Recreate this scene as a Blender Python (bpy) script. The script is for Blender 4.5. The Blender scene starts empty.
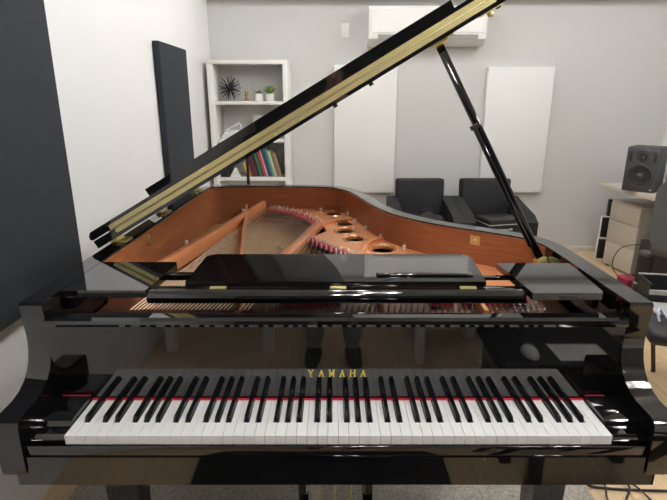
import bpy, bmesh, math, random
from mathutils import Vector, Matrix, Euler
random.seed(7)
PI = math.pi
S = bpy.context.scene
C = S.collection

# ------------------------------------------------------------------ camera, light, exposure
cam_data = bpy.data.cameras.new('camera')
cam = bpy.data.objects.new('camera', cam_data)
C.objects.link(cam)
cam_data.sensor_width = 36.0
cam_data.lens = 36.0 * 505.0 / 667.0
cam_data.clip_start = 0.02
cam.location = (0.0, 0.0, 1.452)
cam.rotation_euler = (PI / 2 - math.atan(150 / 505.0), 0, 0)
S.camera = cam

world = bpy.data.worlds.new('world')
S.world = world
world.use_nodes = True
world.node_tree.nodes['Background'].inputs[0].default_value = (0.75, 0.85, 1.0, 1)
world.node_tree.nodes['Background'].inputs[1].default_value = 0.15

S.view_settings.view_transform = 'Standard'
S.view_settings.look = 'None'
S.view_settings.exposure = 0.29
S.view_settings.gamma = 1.0
S.view_settings.use_curve_mapping = False
TUBE = 58.0          # emission of the ceiling tubes
CEIL = 2.66
FIX = [(0.27, 0.9), (1.75, 0.9), (0.1, 2.35), (1.75, 2.35), (0.1, 3.75), (1.75, 3.75), (0.1, -0.6), (1.75, -0.6)]


# ------------------------------------------------------------------ materials
def nodes(name):
    m = bpy.data.materials.new(name)
    m.use_nodes = True
    nt = m.node_tree
    b = nt.nodes['Principled BSDF']
    return m, nt, b


def mat(name, col, rough=0.5, metal=0.0, ior=1.45, noise=0.0, nscale=20.0, bump=0.0, bscale=200.0, coat=0.0, emit=0.0,
        stretch=(1, 1, 1), rvar=0.0):
    m, nt, b = nodes(name)
    b.inputs['Roughness'].default_value = rough
    b.inputs['Metallic'].default_value = metal
    b.inputs['IOR'].default_value = ior
    b.inputs['Coat Weight'].default_value = coat
    tc = nt.nodes.new('ShaderNodeTexCoord')
    mp = nt.nodes.new('ShaderNodeMapping')
    mp.inputs['Scale'].default_value = stretch
    nt.links.new(tc.outputs['Object'], mp.inputs[0])
    n = nt.nodes.new('ShaderNodeTexNoise')
    n.inputs['Scale'].default_value = nscale
    n.inputs['Detail'].default_value = 4
    nt.links.new(mp.outputs[0], n.inputs['Vector'])
    r = nt.nodes.new('ShaderNodeValToRGB')
    k = noise
    r.color_ramp.elements[0].position = 0.3
    r.color_ramp.elements[1].position = 0.7
    r.color_ramp.elements[0].color = (col[0] * (1 - k), col[1] * (1 - k), col[2] * (1 - k), 1)
    r.color_ramp.elements[1].color = (min(1, col[0] * (1 + k)), min(1, col[1] * (1 + k)), min(1, col[2] * (1 + k)), 1)
    nt.links.new(n.outputs['Fac'], r.inputs[0])
    nt.links.new(r.outputs[0], b.inputs['Base Color'])
    if bump:
        n2 = nt.nodes.new('ShaderNodeTexNoise')
        n2.inputs['Scale'].default_value = bscale
        n2.inputs['Detail'].default_value = 3
        nt.links.new(mp.outputs[0], n2.inputs['Vector'])
        bp = nt.nodes.new('ShaderNodeBump')
        bp.inputs['Strength'].default_value = bump
        bp.inputs['Distance'].default_value = 0.004
        nt.links.new(n2.outputs['Fac'], bp.inputs['Height'])
        nt.links.new(bp.outputs[0], b.inputs['Normal'])
    if emit:
        b.inputs['Emission Color'].default_value = (1.0, 0.985, 0.965, 1)
        b.inputs['Emission Strength'].default_value = emit
    return m


def wood(name, c1, c2, scale, stretch, rough=0.35, ior=1.45, rot=(0, 0, 0)):
    m, nt, b = nodes(name)
    b.inputs['Roughness'].default_value = rough
    b.inputs['IOR'].default_value = ior
    tc = nt.nodes.new('ShaderNodeTexCoord')
    mp = nt.nodes.new('ShaderNodeMapping')
    mp.inputs['Scale'].default_value = stretch
    mp.inputs['Rotation'].default_value = rot
    nt.links.new(tc.outputs['Object'], mp.inputs[0])
    n = nt.nodes.new('ShaderNodeTexNoise')
    n.inputs['Scale'].default_value = scale
    n.inputs['Detail'].default_value = 6
    n.inputs['Distortion'].default_value = 0.6
    nt.links.new(mp.outputs[0], n.inputs['Vector'])
    r = nt.nodes.new('ShaderNodeValToRGB')
    r.color_ramp.elements[0].position = 0.32
    r.color_ramp.elements[1].position = 0.68
    r.color_ramp.elements[0].color = (*c1, 1)
    r.color_ramp.elements[1].color = (*c2, 1)
    nt.links.new(n.outputs['Fac'], r.inputs[0])
    nt.links.new(r.outputs[0], b.inputs['Base Color'])
    return m


def plank_floor(name):
    m, nt, b = nodes(name)
    b.inputs['Roughness'].default_value = 0.32
    tc = nt.nodes.new('ShaderNodeTexCoord')
    mp = nt.nodes.new('ShaderNodeMapping')
    mp.inputs['Rotation'].default_value = (0, 0, PI / 2)
    nt.links.new(tc.outputs['Object'], mp.inputs[0])
    br = nt.nodes.new('ShaderNodeTexBrick')
    br.inputs['Color1'].default_value = (0.74, 0.56, 0.36, 1)
    br.inputs['Color2'].default_value = (0.67, 0.49, 0.305, 1)
    br.inputs['Mortar'].default_value = (0.36, 0.24, 0.13, 1)
    br.inputs['Scale'].default_value = 1.0
    br.inputs['Mortar Size'].default_value = 0.0016
    br.inputs['Brick Width'].default_value = 1.3
    br.inputs['Row Height'].default_value = 0.19
    br.offset = 0.37
    nt.links.new(mp.outputs[0], br.inputs['Vector'])
    mp2 = nt.nodes.new('ShaderNodeMapping')
    mp2.inputs['Scale'].default_value = (14, 1.2, 1)
    nt.links.new(tc.outputs['Object'], mp2.inputs[0])
    n = nt.nodes.new('ShaderNodeTexNoise')
    n.inputs['Scale'].default_value = 3.0
    n.inputs['Detail'].default_value = 6
    nt.links.new(mp2.outputs[0], n.inputs['Vector'])
    r = nt.nodes.new('ShaderNodeValToRGB')
    r.color_ramp.elements[0].position = 0.3
    r.color_ramp.elements[1].position = 0.7
    r.color_ramp.elements[0].color = (0.82, 0.80, 0.76, 1)
    r.color_ramp.elements[1].color = (1, 1, 1, 1)
    nt.links.new(n.outputs['Fac'], r.inputs[0])
    mx = nt.nodes.new('ShaderNodeMixRGB')
    mx.blend_type = 'MULTIPLY'
    mx.inputs[0].default_value = 1.0
    nt.links.new(br.outputs['Color'], mx.inputs[1])
    nt.links.new(r.outputs[0], mx.inputs[2])
    nt.links.new(mx.outputs[0], b.inputs['Base Color'])
    return m


M = {}
M['lacquer'] = mat('black_lacquer', (0.004, 0.004, 0.0045), 0.035, ior=1.75, noise=0.1, nscale=4)
M['satin_black'] = mat('satin_black', (0.008, 0.008, 0.009), 0.3, noise=0.1)
M['ivory'] = mat('white_key_acrylic', (0.80, 0.80, 0.79), 0.16, noise=0.01, nscale=30)
M['ebony'] = mat('black_key_acrylic', (0.006, 0.006, 0.007), 0.16, noise=0.1)
M['red_felt'] = mat('red_felt', (0.50, 0.018, 0.045), 0.95, noise=0.2, nscale=300, bump=0.3)
M['brass'] = mat('polished_brass', (0.90, 0.78, 0.40), 0.38, metal=1.0, noise=0.08, nscale=60, stretch=(1, 8, 8))
M['gold_letter'] = mat('gold_inlay', (0.95, 0.72, 0.13), 0.35, metal=0.0, noise=0.03)
M['bronze'] = mat('bronze_plate_paint', (0.78, 0.33, 0.145), 0.3, metal=0.25, noise=0.05, nscale=25)
M['shaded_bronze'] = mat('shaded_pin_bronze', (0.17, 0.065, 0.035), 0.4, metal=0.25, noise=0.1, nscale=25)  # same bronze paint, with the shade under the music desk in its colour
M['mahogany'] = wood('mahogany_veneer', (0.30, 0.10, 0.040), (0.43, 0.165, 0.070), 6.0, (1.5, 1.5, 26), 0.28, 1.5)
M['spruce'] = wood('spruce_soundboard', (0.40, 0.22, 0.04), (0.52, 0.31, 0.07), 5.0, (40, 2, 1), 0.35, rot=(0, 0, -0.6))
M['maple'] = wood('maple_bridge', (0.45, 0.26, 0.11), (0.55, 0.33, 0.15), 6.0, (3, 30, 1), 0.4)
M['steel'] = mat('steel_wire', (0.72, 0.70, 0.68), 0.25, metal=1.0, noise=0.05)
M['bass_wire'] = mat('bass_wound_wire', (0.80, 0.64, 0.50), 0.3, metal=1.0, noise=0.06)
M['pin_metal'] = mat('nickel_pin', (0.72, 0.69, 0.66), 0.3, metal=0.2, noise=0.03)
M['rim_bronze'] = mat('bright_bronze', (0.88, 0.50, 0.25), 0.25, metal=0.4, noise=0.03)
M['copper_wire'] = mat('copper_wound_wire', (0.70, 0.47, 0.28), 0.32, metal=1.0, noise=0.08)
M['chrome'] = mat('bright_metal', (0.8, 0.8, 0.82), 0.15, metal=1.0, noise=0.02)
M['rubber'] = mat('black_rubber', (0.015, 0.015, 0.015), 0.7, noise=0.1)
M['wall'] = mat('wall_paint', (0.60, 0.598, 0.588), 0.85, noise=0.012, nscale=3, bump=0.05, bscale=150)
M['wall_dark'] = mat('dark_wall_paint', (0.10, 0.10, 0.10), 0.85, noise=0.02, nscale=3)
M['wall_white'] = mat('white_wall_paint', (0.72, 0.72, 0.72), 0.8, noise=0.012, nscale=3, bump=0.05, bscale=150)
M['ceiling'] = mat('ceiling_paint', (0.74, 0.735, 0.72), 0.9, noise=0.01, nscale=4)
M['trim'] = mat('trim_paint', (0.72, 0.68, 0.60), 0.5, noise=0.02)
M['floor'] = plank_floor('wood_plank_floor')
M['rug'] = mat('grey_rug_pile', (0.40, 0.375, 0.335), 0.98, noise=0.35, nscale=130, bump=1.0, bscale=260)
M['slate_fabric'] = mat('slate_fabric', (0.019, 0.023, 0.030), 0.95, noise=0.14, nscale=240, bump=0.3, bscale=500)
M['white_fabric'] = mat('white_panel_fabric', (0.80, 0.80, 0.795), 0.9, noise=0.01, nscale=300, bump=0.1, bscale=500)
M['white_lam'] = mat('white_laminate', (0.78, 0.775, 0.75), 0.45, noise=0.01)
M['white_plastic'] = mat('white_plastic', (0.78, 0.775, 0.755), 0.35, noise=0.01)
M['grey_plastic'] = mat('grey_plastic', (0.32, 0.32, 0.32), 0.4, noise=0.03)
M['lid_grey'] = mat('dark_grey_plastic', (0.07, 0.07, 0.07), 0.4, noise=0.03)
M['lightgrey_plastic'] = mat('light_grey_plastic', (0.55, 0.55, 0.54), 0.4, noise=0.03)
M['black_fabric'] = mat('black_upholstery', (0.0095, 0.010, 0.012), 0.7, noise=0.15, nscale=60, bump=0.15, bscale=300)
M['black_bag'] = mat('black_nylon', (0.008, 0.008, 0.009), 0.55, noise=0.2, nscale=50, bump=0.4, bscale=60)
M['chair_grey'] = mat('charcoal_mesh_fabric', (0.082, 0.082, 0.084), 0.8, noise=0.12, nscale=150, bump=0.25, bscale=400)
M['beige_lam'] = mat('beige_laminate', (0.52, 0.47, 0.39), 0.5, noise=0.02, nscale=8)
M['beige_dark'] = mat('greige_laminate', (0.40, 0.37, 0.32), 0.55, noise=0.02, nscale=8)
M['black_plastic'] = mat('black_plastic', (0.014, 0.014, 0.015), 0.4, noise=0.1)
M['speaker_cone'] = mat('speaker_cone', (0.045, 0.047, 0.052), 0.42, noise=0.08)
M['speaker_body'] = mat('speaker_vinyl', (0.038, 0.040, 0.044), 0.55, noise=0.1, nscale=150)
M['crimson'] = mat('crimson_card', (0.22, 0.012, 0.035), 0.55, noise=0.08)
M['blue_white'] = mat('pale_blue_plastic', (0.50, 0.56, 0.72), 0.3, noise=0.05)
M['navy'] = mat('navy_ink', (0.02, 0.035, 0.14), 0.5, noise=0.05)
M['leaf'] = mat('succulent_leaf', (0.14, 0.22, 0.045), 0.5, noise=0.3, nscale=60)
M['leaf_dark'] = mat('grey_green_leaf', (0.11, 0.13, 0.06), 0.6, noise=0.3, nscale=60)
M['ceramic'] = mat('white_ceramic', (0.74, 0.74, 0.72), 0.3, noise=0.01)
M['old_gold'] = mat('old_gold_paint', (0.38, 0.28, 0.09), 0.4, metal=0.4, noise=0.2, nscale=60)
M['paper'] = mat('paper', (0.76, 0.75, 0.71), 0.8, noise=0.02)
M['silver'] = mat('silver_plastic', (0.50, 0.50, 0.49), 0.35, metal=0.5, noise=0.04)
M['tube'] = mat('tube_light', (0.9, 0.9, 0.9), 0.5, emit=TUBE)
M['denim'] = mat('grey_denim', (0.26, 0.27, 0.29), 0.9, noise=0.15, nscale=120)
M['shirt'] = mat('dark_shirt', (0.02, 0.022, 0.03), 0.9, noise=0.15, nscale=120)
M['skin'] = mat('skin', (0.55, 0.33, 0.24), 0.5, noise=0.04)
M['hair'] = mat('dark_hair', (0.02, 0.014, 0.01), 0.5, noise=0.3, nscale=200)


# ------------------------------------------------------------------ mesh helpers
class MB:
    def __init__(self):
        self.bm = bmesh.new()

    def box(self, a, b, bev=0.0, seg=2, mx=None):
        """axis-aligned box between corners a and b"""
        c = [(a[i] + b[i]) / 2 for i in range(3)]
        d = [abs(b[i] - a[i]) for i in range(3)]
        r = bmesh.ops.create_cube(self.bm, size=1.0)
        vs = r['verts']
        for v in vs:
            v.co = Vector((v.co.x * d[0] + c[0], v.co.y * d[1] + c[1], v.co.z * d[2] + c[2]))
            if mx is not None:
                v.co = mx @ v.co
        if bev > 0:
            es = list({e for v in vs for e in v.link_edges})
            bmesh.ops.bevel(self.bm, geom=es, offset=min(bev, 0.49 * min(d)), segments=seg, profile=0.5, affect='EDGES')
        return self

    def bar(self, p, q, w, h, bev=0.0, up=(0, 0, 1)):
        """rectangular bar from p to q, w wide across and h tall along up"""
        p, q = Vector(p), Vector(q)
        d = q - p
        y = d.normalized()
        x = y.cross(Vector(up)).normalized()
        z = x.cross(y)
        mx = Matrix(((x.x, y.x, z.x, (p.x + q.x) / 2), (x.y, y.y, z.y, (p.y + q.y) / 2), (x.z, y.z, z.z, (p.z + q.z) / 2), (0, 0, 0, 1)))
        L = d.length
        return self.box((-w / 2, -L / 2, -h / 2), (w / 2, L / 2, h / 2), bev, 2, mx)

    def tube(self, pts, r, n=10, cap=True):
        pts = [Vector(p) for p in pts]
        rs = r if isinstance(r, (list, tuple)) else [r] * len(pts)
        rings = []
        prev = None
        for i, p in enumerate(pts):
            t = (pts[min(i + 1, len(pts) - 1)] - pts[max(i - 1, 0)]).normalized()
            if prev is None:
                a = Vector((0, 0, 1)) if abs(t.z) < 0.9 else Vector((1, 0, 0))
                x = t.cross(a).normalized()
            else:
                x = (prev - t * prev.dot(t)).normalized()
            prev = x
            y = t.cross(x)
            rings.append([self.bm.verts.new(p + rs[i] * (math.cos(2 * PI * k / n) * x + math.sin(2 * PI * k / n) * y)) for k in range(n)])
        for i in range(len(rings) - 1):
            for k in range(n):
                self.bm.faces.new((rings[i][k], rings[i][(k + 1) % n], rings[i + 1][(k + 1) % n], rings[i + 1][k]))
        if cap:
            self.bm.faces.new(list(reversed(rings[0])))
            self.bm.faces.new(rings[-1])
        return self

    def lathe(self, prof, n=24, mx=None):
        """prof: list of (radius, z)"""
        rings = []
        for (r, z) in prof:
            ring = []
            for k in range(n):
                co = Vector((r * math.cos(2 * PI * k / n), r * math.sin(2 * PI * k / n), z))
                if mx is not None:
                    co = mx @ co
                ring.append(self.bm.verts.new(co))
            rings.append(ring)
        for i in range(len(rings) - 1):
            for k in range(n):
                self.bm.faces.new((rings[i][k], rings[i][(k + 1) % n], rings[i + 1][(k + 1) % n], rings[i + 1][k]))
        self.bm.faces.new(list(reversed(rings[0])))
        self.bm.faces.new(rings[-1])
        return self

    def prism(self, poly, f, lo, hi, bev=0.0, seg=2):
        """poly: 2D points; f(u,v,w) -> 3D; extruded from w=lo to w=hi"""
        a = [self.bm.verts.new(f(u, v, lo)) for u, v in poly]
        b = [self.bm.verts.new(f(u, v, hi)) for u, v in poly]
        n = len(poly)
        fs = [self.bm.faces.new(list(reversed(a))), self.bm.faces.new(b)]
        for i in range(n):
            fs.append(self.bm.faces.new((a[i], a[(i + 1) % n], b[(i + 1) % n], b[i])))
        if bev > 0:
            es = list({e for v in a + b for e in v.link_edges})
            es = [e for e in es if len(e.link_faces) == 2 and e.calc_face_angle(0) > 0.6]
            bmesh.ops.bevel(self.bm, geom=es, offset=bev, segments=seg, profile=0.5, affect='EDGES')
        return self

    def ribbon(self, outer, inner, z0, z1):
        """open wall between two polylines in plan, from z0 to z1"""
        V = self.bm.verts.new
        o0 = [V((x, y, z0)) for x, y in outer]
        o1 = [V((x, y, z1)) for x, y in outer]
        i0 = [V((x, y, z0)) for x, y in inner]
        i1 = [V((x, y, z1)) for x, y in inner]
        F = self.bm.faces.new
        for k in range(len(outer) - 1):
            F((o0[k], o0[k + 1], o1[k + 1], o1[k]))
            F((i0[k + 1], i0[k], i1[k], i1[k + 1]))
            F((o1[k], o1[k + 1], i1[k + 1], i1[k]))
            F((o0[k + 1], o0[k], i0[k], i0[k + 1]))
        for k in (0, -1):
            F((o0[k], o1[k], i1[k], i0[k]))
        return self

    def sphere(self, c, r, sc=(1, 1, 1), u=16, v=10, mx=None):
        rr = bmesh.ops.create_uvsphere(self.bm, u_segments=u, v_segments=v, radius=r)
        for w in rr['verts']:
            w.co = Vector((w.co.x * sc[0] + c[0], w.co.y * sc[1] + c[1], w.co.z * sc[2] + c[2]))
            if mx is not None:
                w.co = mx @ w.co
        return self

    def build(self, name, m, parent=None, loc=None, world=True, sharp=0.6):
        """one mesh object; with a parent the coordinates are given in world space unless world is False"""
        bmesh.ops.recalc_face_normals(self.bm, faces=self.bm.faces[:])
        me = bpy.data.meshes.new(name)
        self.bm.to_mesh(me)
        self.bm.free()
        return link_mesh(name, me, m, parent, loc, world, sharp)


def root_mx(p):
    mx = Matrix.Identity(4)
    while p is not None:
        mx = (Matrix.Translation(p.location) @ p.rotation_euler.to_matrix().to_4x4()) @ mx
        p = p.parent
    return mx


def link_mesh(name, me, m, parent=None, loc=None, world=True, sharp=0.6):
    me.polygons.foreach_set('use_smooth', [True] * len(me.polygons))
    try:
        me.set_sharp_from_angle(angle=sharp)
    except Exception:
        pass
    me.materials.clear()
    me.materials.append(m)
    o = bpy.data.objects.new(name, me)
    C.objects.link(o)
    if parent is not None:
        o.parent = parent
        if world:
            me.transform(root_mx(parent).inverted())
    elif loc is not None:
        # move the origin to loc while the shape stays where it is
        me.transform(Matrix.Translation(Vector(loc)).inverted())
        o.location = loc
    return o


def thing(name, label, cat, loc=(0, 0, 0), rz=0.0, group=None):
    o = bpy.data.objects.new(name, None)
    o.empty_display_size = 0.1
    C.objects.link(o)
    o.location = loc
    o.rotation_euler = (0, 0, rz)
    o['label'] = label
    o['category'] = cat
    if group:
        o['group'] = group
    return o


def tag(o, label, cat, group=None):
    o['label'] = label
    o['category'] = cat
    if group:
        o['group'] = group
    return o


def struct(o):
    o['kind'] = 'structure'
    return o


def copy_tree(o, parent=None):
    c = o.copy()
    C.objects.link(c)
    if parent is not None:
        c.parent = parent
    for ch in [k for k in o.children]:
        copy_tree(ch, c)
    return c


def catmull(pts, n=6):
    out = []
    P = [pts[0]] + list(pts) + [pts[-1]]
    for i in range(1, len(P) - 2):
        p0, p1, p2, p3 = P[i - 1], P[i], P[i + 1], P[i + 2]
        for k in range(n):
            t = k / n
            out.append(tuple(0.5 * (2 * p1[j] + (p2[j] - p0[j]) * t + (2 * p0[j] - 5 * p1[j] + 4 * p2[j] - p3[j]) * t * t
                                    + (3 * p1[j] - p0[j] - 3 * p2[j] + p3[j]) * t ** 3) for j in range(len(p1))))
    out.append(tuple(pts[-1]))
    return out


def offset(pl, d):
    """offset an open polyline to its left by d"""
    out = []
    for i, p in enumerate(pl):
        a, b = pl[max(i - 1, 0)], pl[min(i + 1, len(pl) - 1)]
        t = Vector((b[0] - a[0], b[1] - a[1])).normalized()
        out.append((p[0] - t.y * d, p[1] + t.x * d))
    return out


def flat_plate(name, outer, holes, z, thick, bev, m, parent):
    """a plate with round holes: a filled 2D curve turned into a mesh"""
    cu = bpy.data.curves.new(name, 'CURVE')
    cu.dimensions = '2D'
    cu.fill_mode = 'BOTH'
    cu.extrude = thick / 2 - bev
    cu.bevel_depth = bev
    cu.bevel_resolution = 1
    for loop in [outer] + holes:
        sp = cu.splines.new('POLY')
        sp.points.add(len(loop) - 1)
        for i, p in enumerate(loop):
            sp.points[i].co = (p[0], p[1], 0, 1)
        sp.use_cyclic_u = True
    tmp = bpy.data.objects.new('tmp', cu)
    C.objects.link(tmp)
    dg = bpy.context.evaluated_depsgraph_get()
    me = bpy.data.meshes.new_from_object(tmp.evaluated_get(dg))
    bpy.data.objects.remove(tmp)
    me.name = name
    me.transform(Matrix.Translation((0, 0, z)))
    return link_mesh(name, me, m, parent)


def circle(cx, cy, r, n=20, ry=None):
    ry = ry or r
    return [(cx + r * math.cos(2 * PI * k / n), cy + ry * math.sin(2 * PI * k / n)) for k in range(n)]


# ------------------------------------------------------------------ the room
XL, XR, YB, YF = -1.11, 3.10, 4.85, -3.2
struct(MB().box((XL - 0.1, YF - 0.1, -0.1), (XR + 0.1, YB + 0.1, 0)).build('floor', M['floor']))
struct(MB().box((XL - 0.1, YF - 0.1, CEIL), (XR + 0.1, YB + 0.1, CEIL + 0.1)).build('ceiling', M['ceiling']))
struct(MB().box((XL - 0.1, YB, 0), (XR + 0.1, YB + 0.1, CEIL)).build('wall_back', M['wall']))
struct(MB().box((XL - 0.1, YF - 0.1, 0), (XL, YB, CEIL)).build('wall_left', M['wall_white']))
struct(MB().box((XR, YF - 0.1, 0), (XR + 0.1, YB, CEIL)).build('wall_right', M['wall_white']))
struct(MB().box((XL, YF - 0.1, 0), (XR, YF, CEIL)).build('wall_front', M['wall_dark']))
struct(MB().box((XL, YB - 0.14, 2.292), (XR, YB, CEIL), 0.004).build('trim_1', M['ceiling']))
struct(MB().box((XL, YB - 0.014, 0), (XR, YB, 0.055), 0.004).build('baseboard_back', M['trim']))
struct(MB().box((XR - 0.014, YF, 0), (XR, YB - 0.014, 0.055), 0.004).build('baseboard_right', M['trim']))

# ceiling fixtures with two tubes each
def make_fixture(x, y, label):
    t = thing('ceiling_light', label, 'ceiling light', (x, y, CEIL), PI / 2, 'twin tube ceiling lights')
    MB().box((-0.34, -0.14, -0.045), (0.34, 0.14, 0), 0.004).build('housing', M['white_plastic'], t, world=False)
    for s in (-1, 1):
        MB().tube([(-0.31, s * 0.075, -0.064), (0.31, s * 0.075, -0.064)], 0.018, 10).build('tube', M['tube'], t, world=False)
        for e in (-1, 1):
            MB().box((e * 0.31 - 0.012, s * 0.075 - 0.018, -0.085), (e * 0.31 + 0.012, s * 0.075 + 0.018, -0.043), 0.003).build(
                'tube_holder', M['white_plastic'], t, world=False)
    return t


FL = ['twin tube ceiling light above the piano keyboard', 'twin tube ceiling light above the floor right of the keyboard',
      'twin tube ceiling light above the raised piano lid', 'twin tube ceiling light above the floor right of the lid prop',
      'twin tube ceiling light above the floor before the white panels', 'twin tube ceiling light above the beige desk side',
      'twin tube ceiling light above the person behind the keyboard', 'twin tube ceiling light above the white drawer cabinet']
fx0 = None
for i, (x, y) in enumerate(FIX):
    if fx0 is None:
        fx0 = make_fixture(x, y, FL[0])
    else:
        c = copy_tree(fx0)
        c.location = (x, y, CEIL)
        c['label'] = FL[i]

# ------------------------------------------------------------------ rug
o = MB().box((-1.0, 0.55, 0.0), (0.985, 2.3, 0.012), 0.005).build('rug', M['rug'], loc=(0, 1, 0))
tag(o, 'grey short pile rug on the wooden floor under the grand piano', 'rug')

# ------------------------------------------------------------------ grand piano
piano = thing('grand_piano', 'glossy black grand piano with raised lid and open keyboard, standing on the grey rug', 'piano', (0, 1.9, 0.012))
LAC = M['lacquer']
ZR = 0.992            # rim top
OUT = [(-0.745, 1.16), (-0.745, 1.5), (-0.745, 2.0), (-0.745, 2.5), (-0.742, 2.70), (-0.715, 2.79), (-0.64, 2.835), (-0.5, 2.85), (-0.33, 2.852),
       (-0.16, 2.845), (-0.03, 2.82), (0.06, 2.765), (0.125, 2.67), (0.165, 2.55), (0.198, 2.42), (0.235, 2.27), (0.30, 2.11), (0.395, 1.98),
       (0.51, 1.88), (0.62, 1.80), (0.70, 1.72), (0.738, 1.62), (0.745, 1.5), (0.745, 1.35), (0.745, 1.16)]
OUT = [(x + 0.012 * max(0.0, min(1.0, (x - 0.2) / 0.4)), y) for x, y in OUT]
OUTC = catmull(OUT, 6)
INN = offset(OUTC, -0.055)
VEN = offset(OUTC, -0.060)


def rim_pts(pl, ymin):
    return [i for i, p in enumerate(OUTC) if p[1] >= ymin], pl


MB().ribbon(OUTC, INN, 0.66, ZR).build('rim', LAC, piano, sharp=0.9)
keep = [i for i, p in enumerate(OUTC) if p[1] >= (1.43 if p[0] < 0 else 1.60)]
o = MB().ribbon([INN[i] for i in keep], [VEN[i] for i in keep], 0.77, ZR - 0.006).build('inner_rim', M['mahogany'], piano, sharp=0.9)
o['label'] = 'reddish brown mahogany veneer lining inside the black rim'

# arms: profile in (Y, Z)
ARM = [(1.16, 0.64), (1.16, ZR), (1.112, ZR), (1.106, 0.986), (1.109, 0.955), (1.113, 0.925), (1.115, 0.895), (1.112, 0.867), (1.104, 0.842), (1.092, 0.821),
       (1.074, 0.803), (1.050, 0.790), (1.020, 0.783), (0.985, 0.782), (0.962, 0.780), (0.950, 0.774), (0.946, 0.762), (0.945, 0.74), (0.945, 0.655), (0.95, 0.64)]
for s in (-1, 1):
    MB().prism(ARM, lambda u, v, w: (w, u, v), s * (0.696 + s * 0.006), s * (0.751 + s * 0.006), 0.0025, 2).build('arm', LAC, piano, sharp=0.5)
# key bed and key slip
MB().prism([(-0.715, 0.612), (0.727, 0.612), (0.727, 0.655), (0.7005, 0.655), (0.7005, 0.6855), (-0.6885, 0.6855), (-0.6885, 0.655), (-0.715, 0.655)], lambda u, v, w: (u, w, v), 0.950, 1.62, 0.003, 2).build('key_bed', LAC, piano)
MB().box((-0.6885, 0.953, 0.6856), (0.7005, 0.958, 0.7125), 0.002, 3).build('key_slip', LAC, piano)
# cheek blocks
KX = 0.011
for s in (-1, 1):
    x0 = KX + s * 0.6135
    prof = [(0.972, 0.6857), (0.972, 0.722), (0.976, 0.728), (1.0, 0.731), (1.004, 0.742), (1.010, 0.746), (1.100, 0.748), (1.100, 0.6857)]
    a, b = sorted((x0, s * (0.6945 + s * 0.006)))
    MB().prism(prof, lambda u, v, w: (w, u, v), a, b, 0.003, 2).build('cheek_block', LAC, piano)
    MB().prism([(0.9742, 0.694), (0.9742, 0.716), (0.9685, 0.714), (0.9685, 0.696)], lambda u, v, w: (w, u, v), a + 0.006, b - 0.004, 0.0015).build('cheek_plate', LAC, piano)
    c = MB().box((max(a, -0.672), 1.0985, 0.748), (min(b, 0.672), 1.1010, 0.7490)).build('felt_strip', M['red_felt'], piano)
    c['label'] = 'short red felt strip on top of the cheek block'

# keyboard: 52 white and 36 black keys
WW = 1.222 / 52
X0 = KX - 0.611
names = 'ABCDEFG'
YK0, YK1, YKB = 0.960, 1.106, 1.0095      # front, back under fallboard, front of the black keys
black_off = {'C': -0.0022, 'D': 0.0022, 'F': -0.003, 'G': 0.0, 'A': 0.003}
BW = 0.0125


def has_black(i):       # black key between white i and i+1
    return i < 51 and i >= 0 and names[i % 7] in black_off


for i in range(52):
    xa, xb = X0 + i * WW + 0.00045, X0 + (i + 1) * WW - 0.00045
    la, lb = xa, xb
    if has_black(i - 1):
        la = X0 + i * WW + black_off[names[(i - 1) % 7]] + BW / 2 + 0.0012
    if has_black(i):
        lb = X0 + (i + 1) * WW + black_off[names[i % 7]] - BW / 2 - 0.0012
    poly = [(xa, YK0), (xb, YK0), (xb, YKB - 0.001)]
    if lb < xb:
        poly.append((lb, YKB - 0.001))
    poly += [(lb, YK1), (la, YK1)]
    if la > xa:
        poly.append((la, YKB - 0.001))
    poly.append((xa, YKB - 0.001))
    q = []
    for p in poly:
        if not q or (abs(q[-1][0] - p[0]) + abs(q[-1][1] - p[1])) > 1e-6:
            q.append(p)
    mb = MB().prism(q, lambda u, v, w: (u, v, w), 0.713, 0.735, 0.0009, 1)
    mb.build('white_key', M['ivory'], piano, sharp=0.4)
for i in range(51):
    if has_black(i):
        xc = X0 + (i + 1) * WW + black_off[names[i % 7]]
        mb = MB()
        V = mb.bm.verts.new
        w0, w1 = BW / 2, 0.0049
        b = [V((xc - w0, YKB, 0.728)), V((xc + w0, YKB, 0.728)), V((xc + w0, YK1 + 0.001, 0.728)), V((xc - w0, YK1 + 0.001, 0.728))]
        t = [V((xc - w1, YKB + 0.008, 0.7465)), V((xc + w1, YKB + 0.008, 0.7465)), V((xc + w1, YK1 + 0.001, 0.7472)), V((xc - w1, YK1 + 0.001, 0.7472))]
        F = mb.bm.faces.new
        F(t)
        F(list(reversed(b)))
        for k in range(4):
            F((b[k], b[(k + 1) % 4], t[(k + 1) % 4], t[k]))
        bmesh.ops.bevel(mb.bm, geom=[e for e in mb.bm.edges if max(v.co.z for v in e.verts) > 0.74], offset=0.0016, segments=2, profile=0.5, affect='EDGES')
        mb.build('black_key', M['ebony'], piano, sharp=0.5)
o = MB().box((KX - 0.612, 1.0985, 0.7353), (KX + 0.612, 1.1065, 0.7366)).build('felt_strip', M['red_felt'], piano)
o['label'] = 'long red felt strip along the back of the keys'

# fallboard standing open behind the keys: profile in (Y, Z), front face leaning back slightly
FBP = [(1.107, 0.7385), (1.1075, 0.930), (1.100, 0.934), (1.097, 0.941), (1.100, 0.949), (1.109, 0.954), (1.138, 0.954), (1.150, 0.948), (1.152, 0.934), (1.140, 0.926), (1.136, 0.7385)]
MB().prism(FBP, lambda u, v, w: (w, u, v), -0.689, 0.701, 0.0012, 2).build('fallboard', LAC, piano, sharp=0.35)
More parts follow.
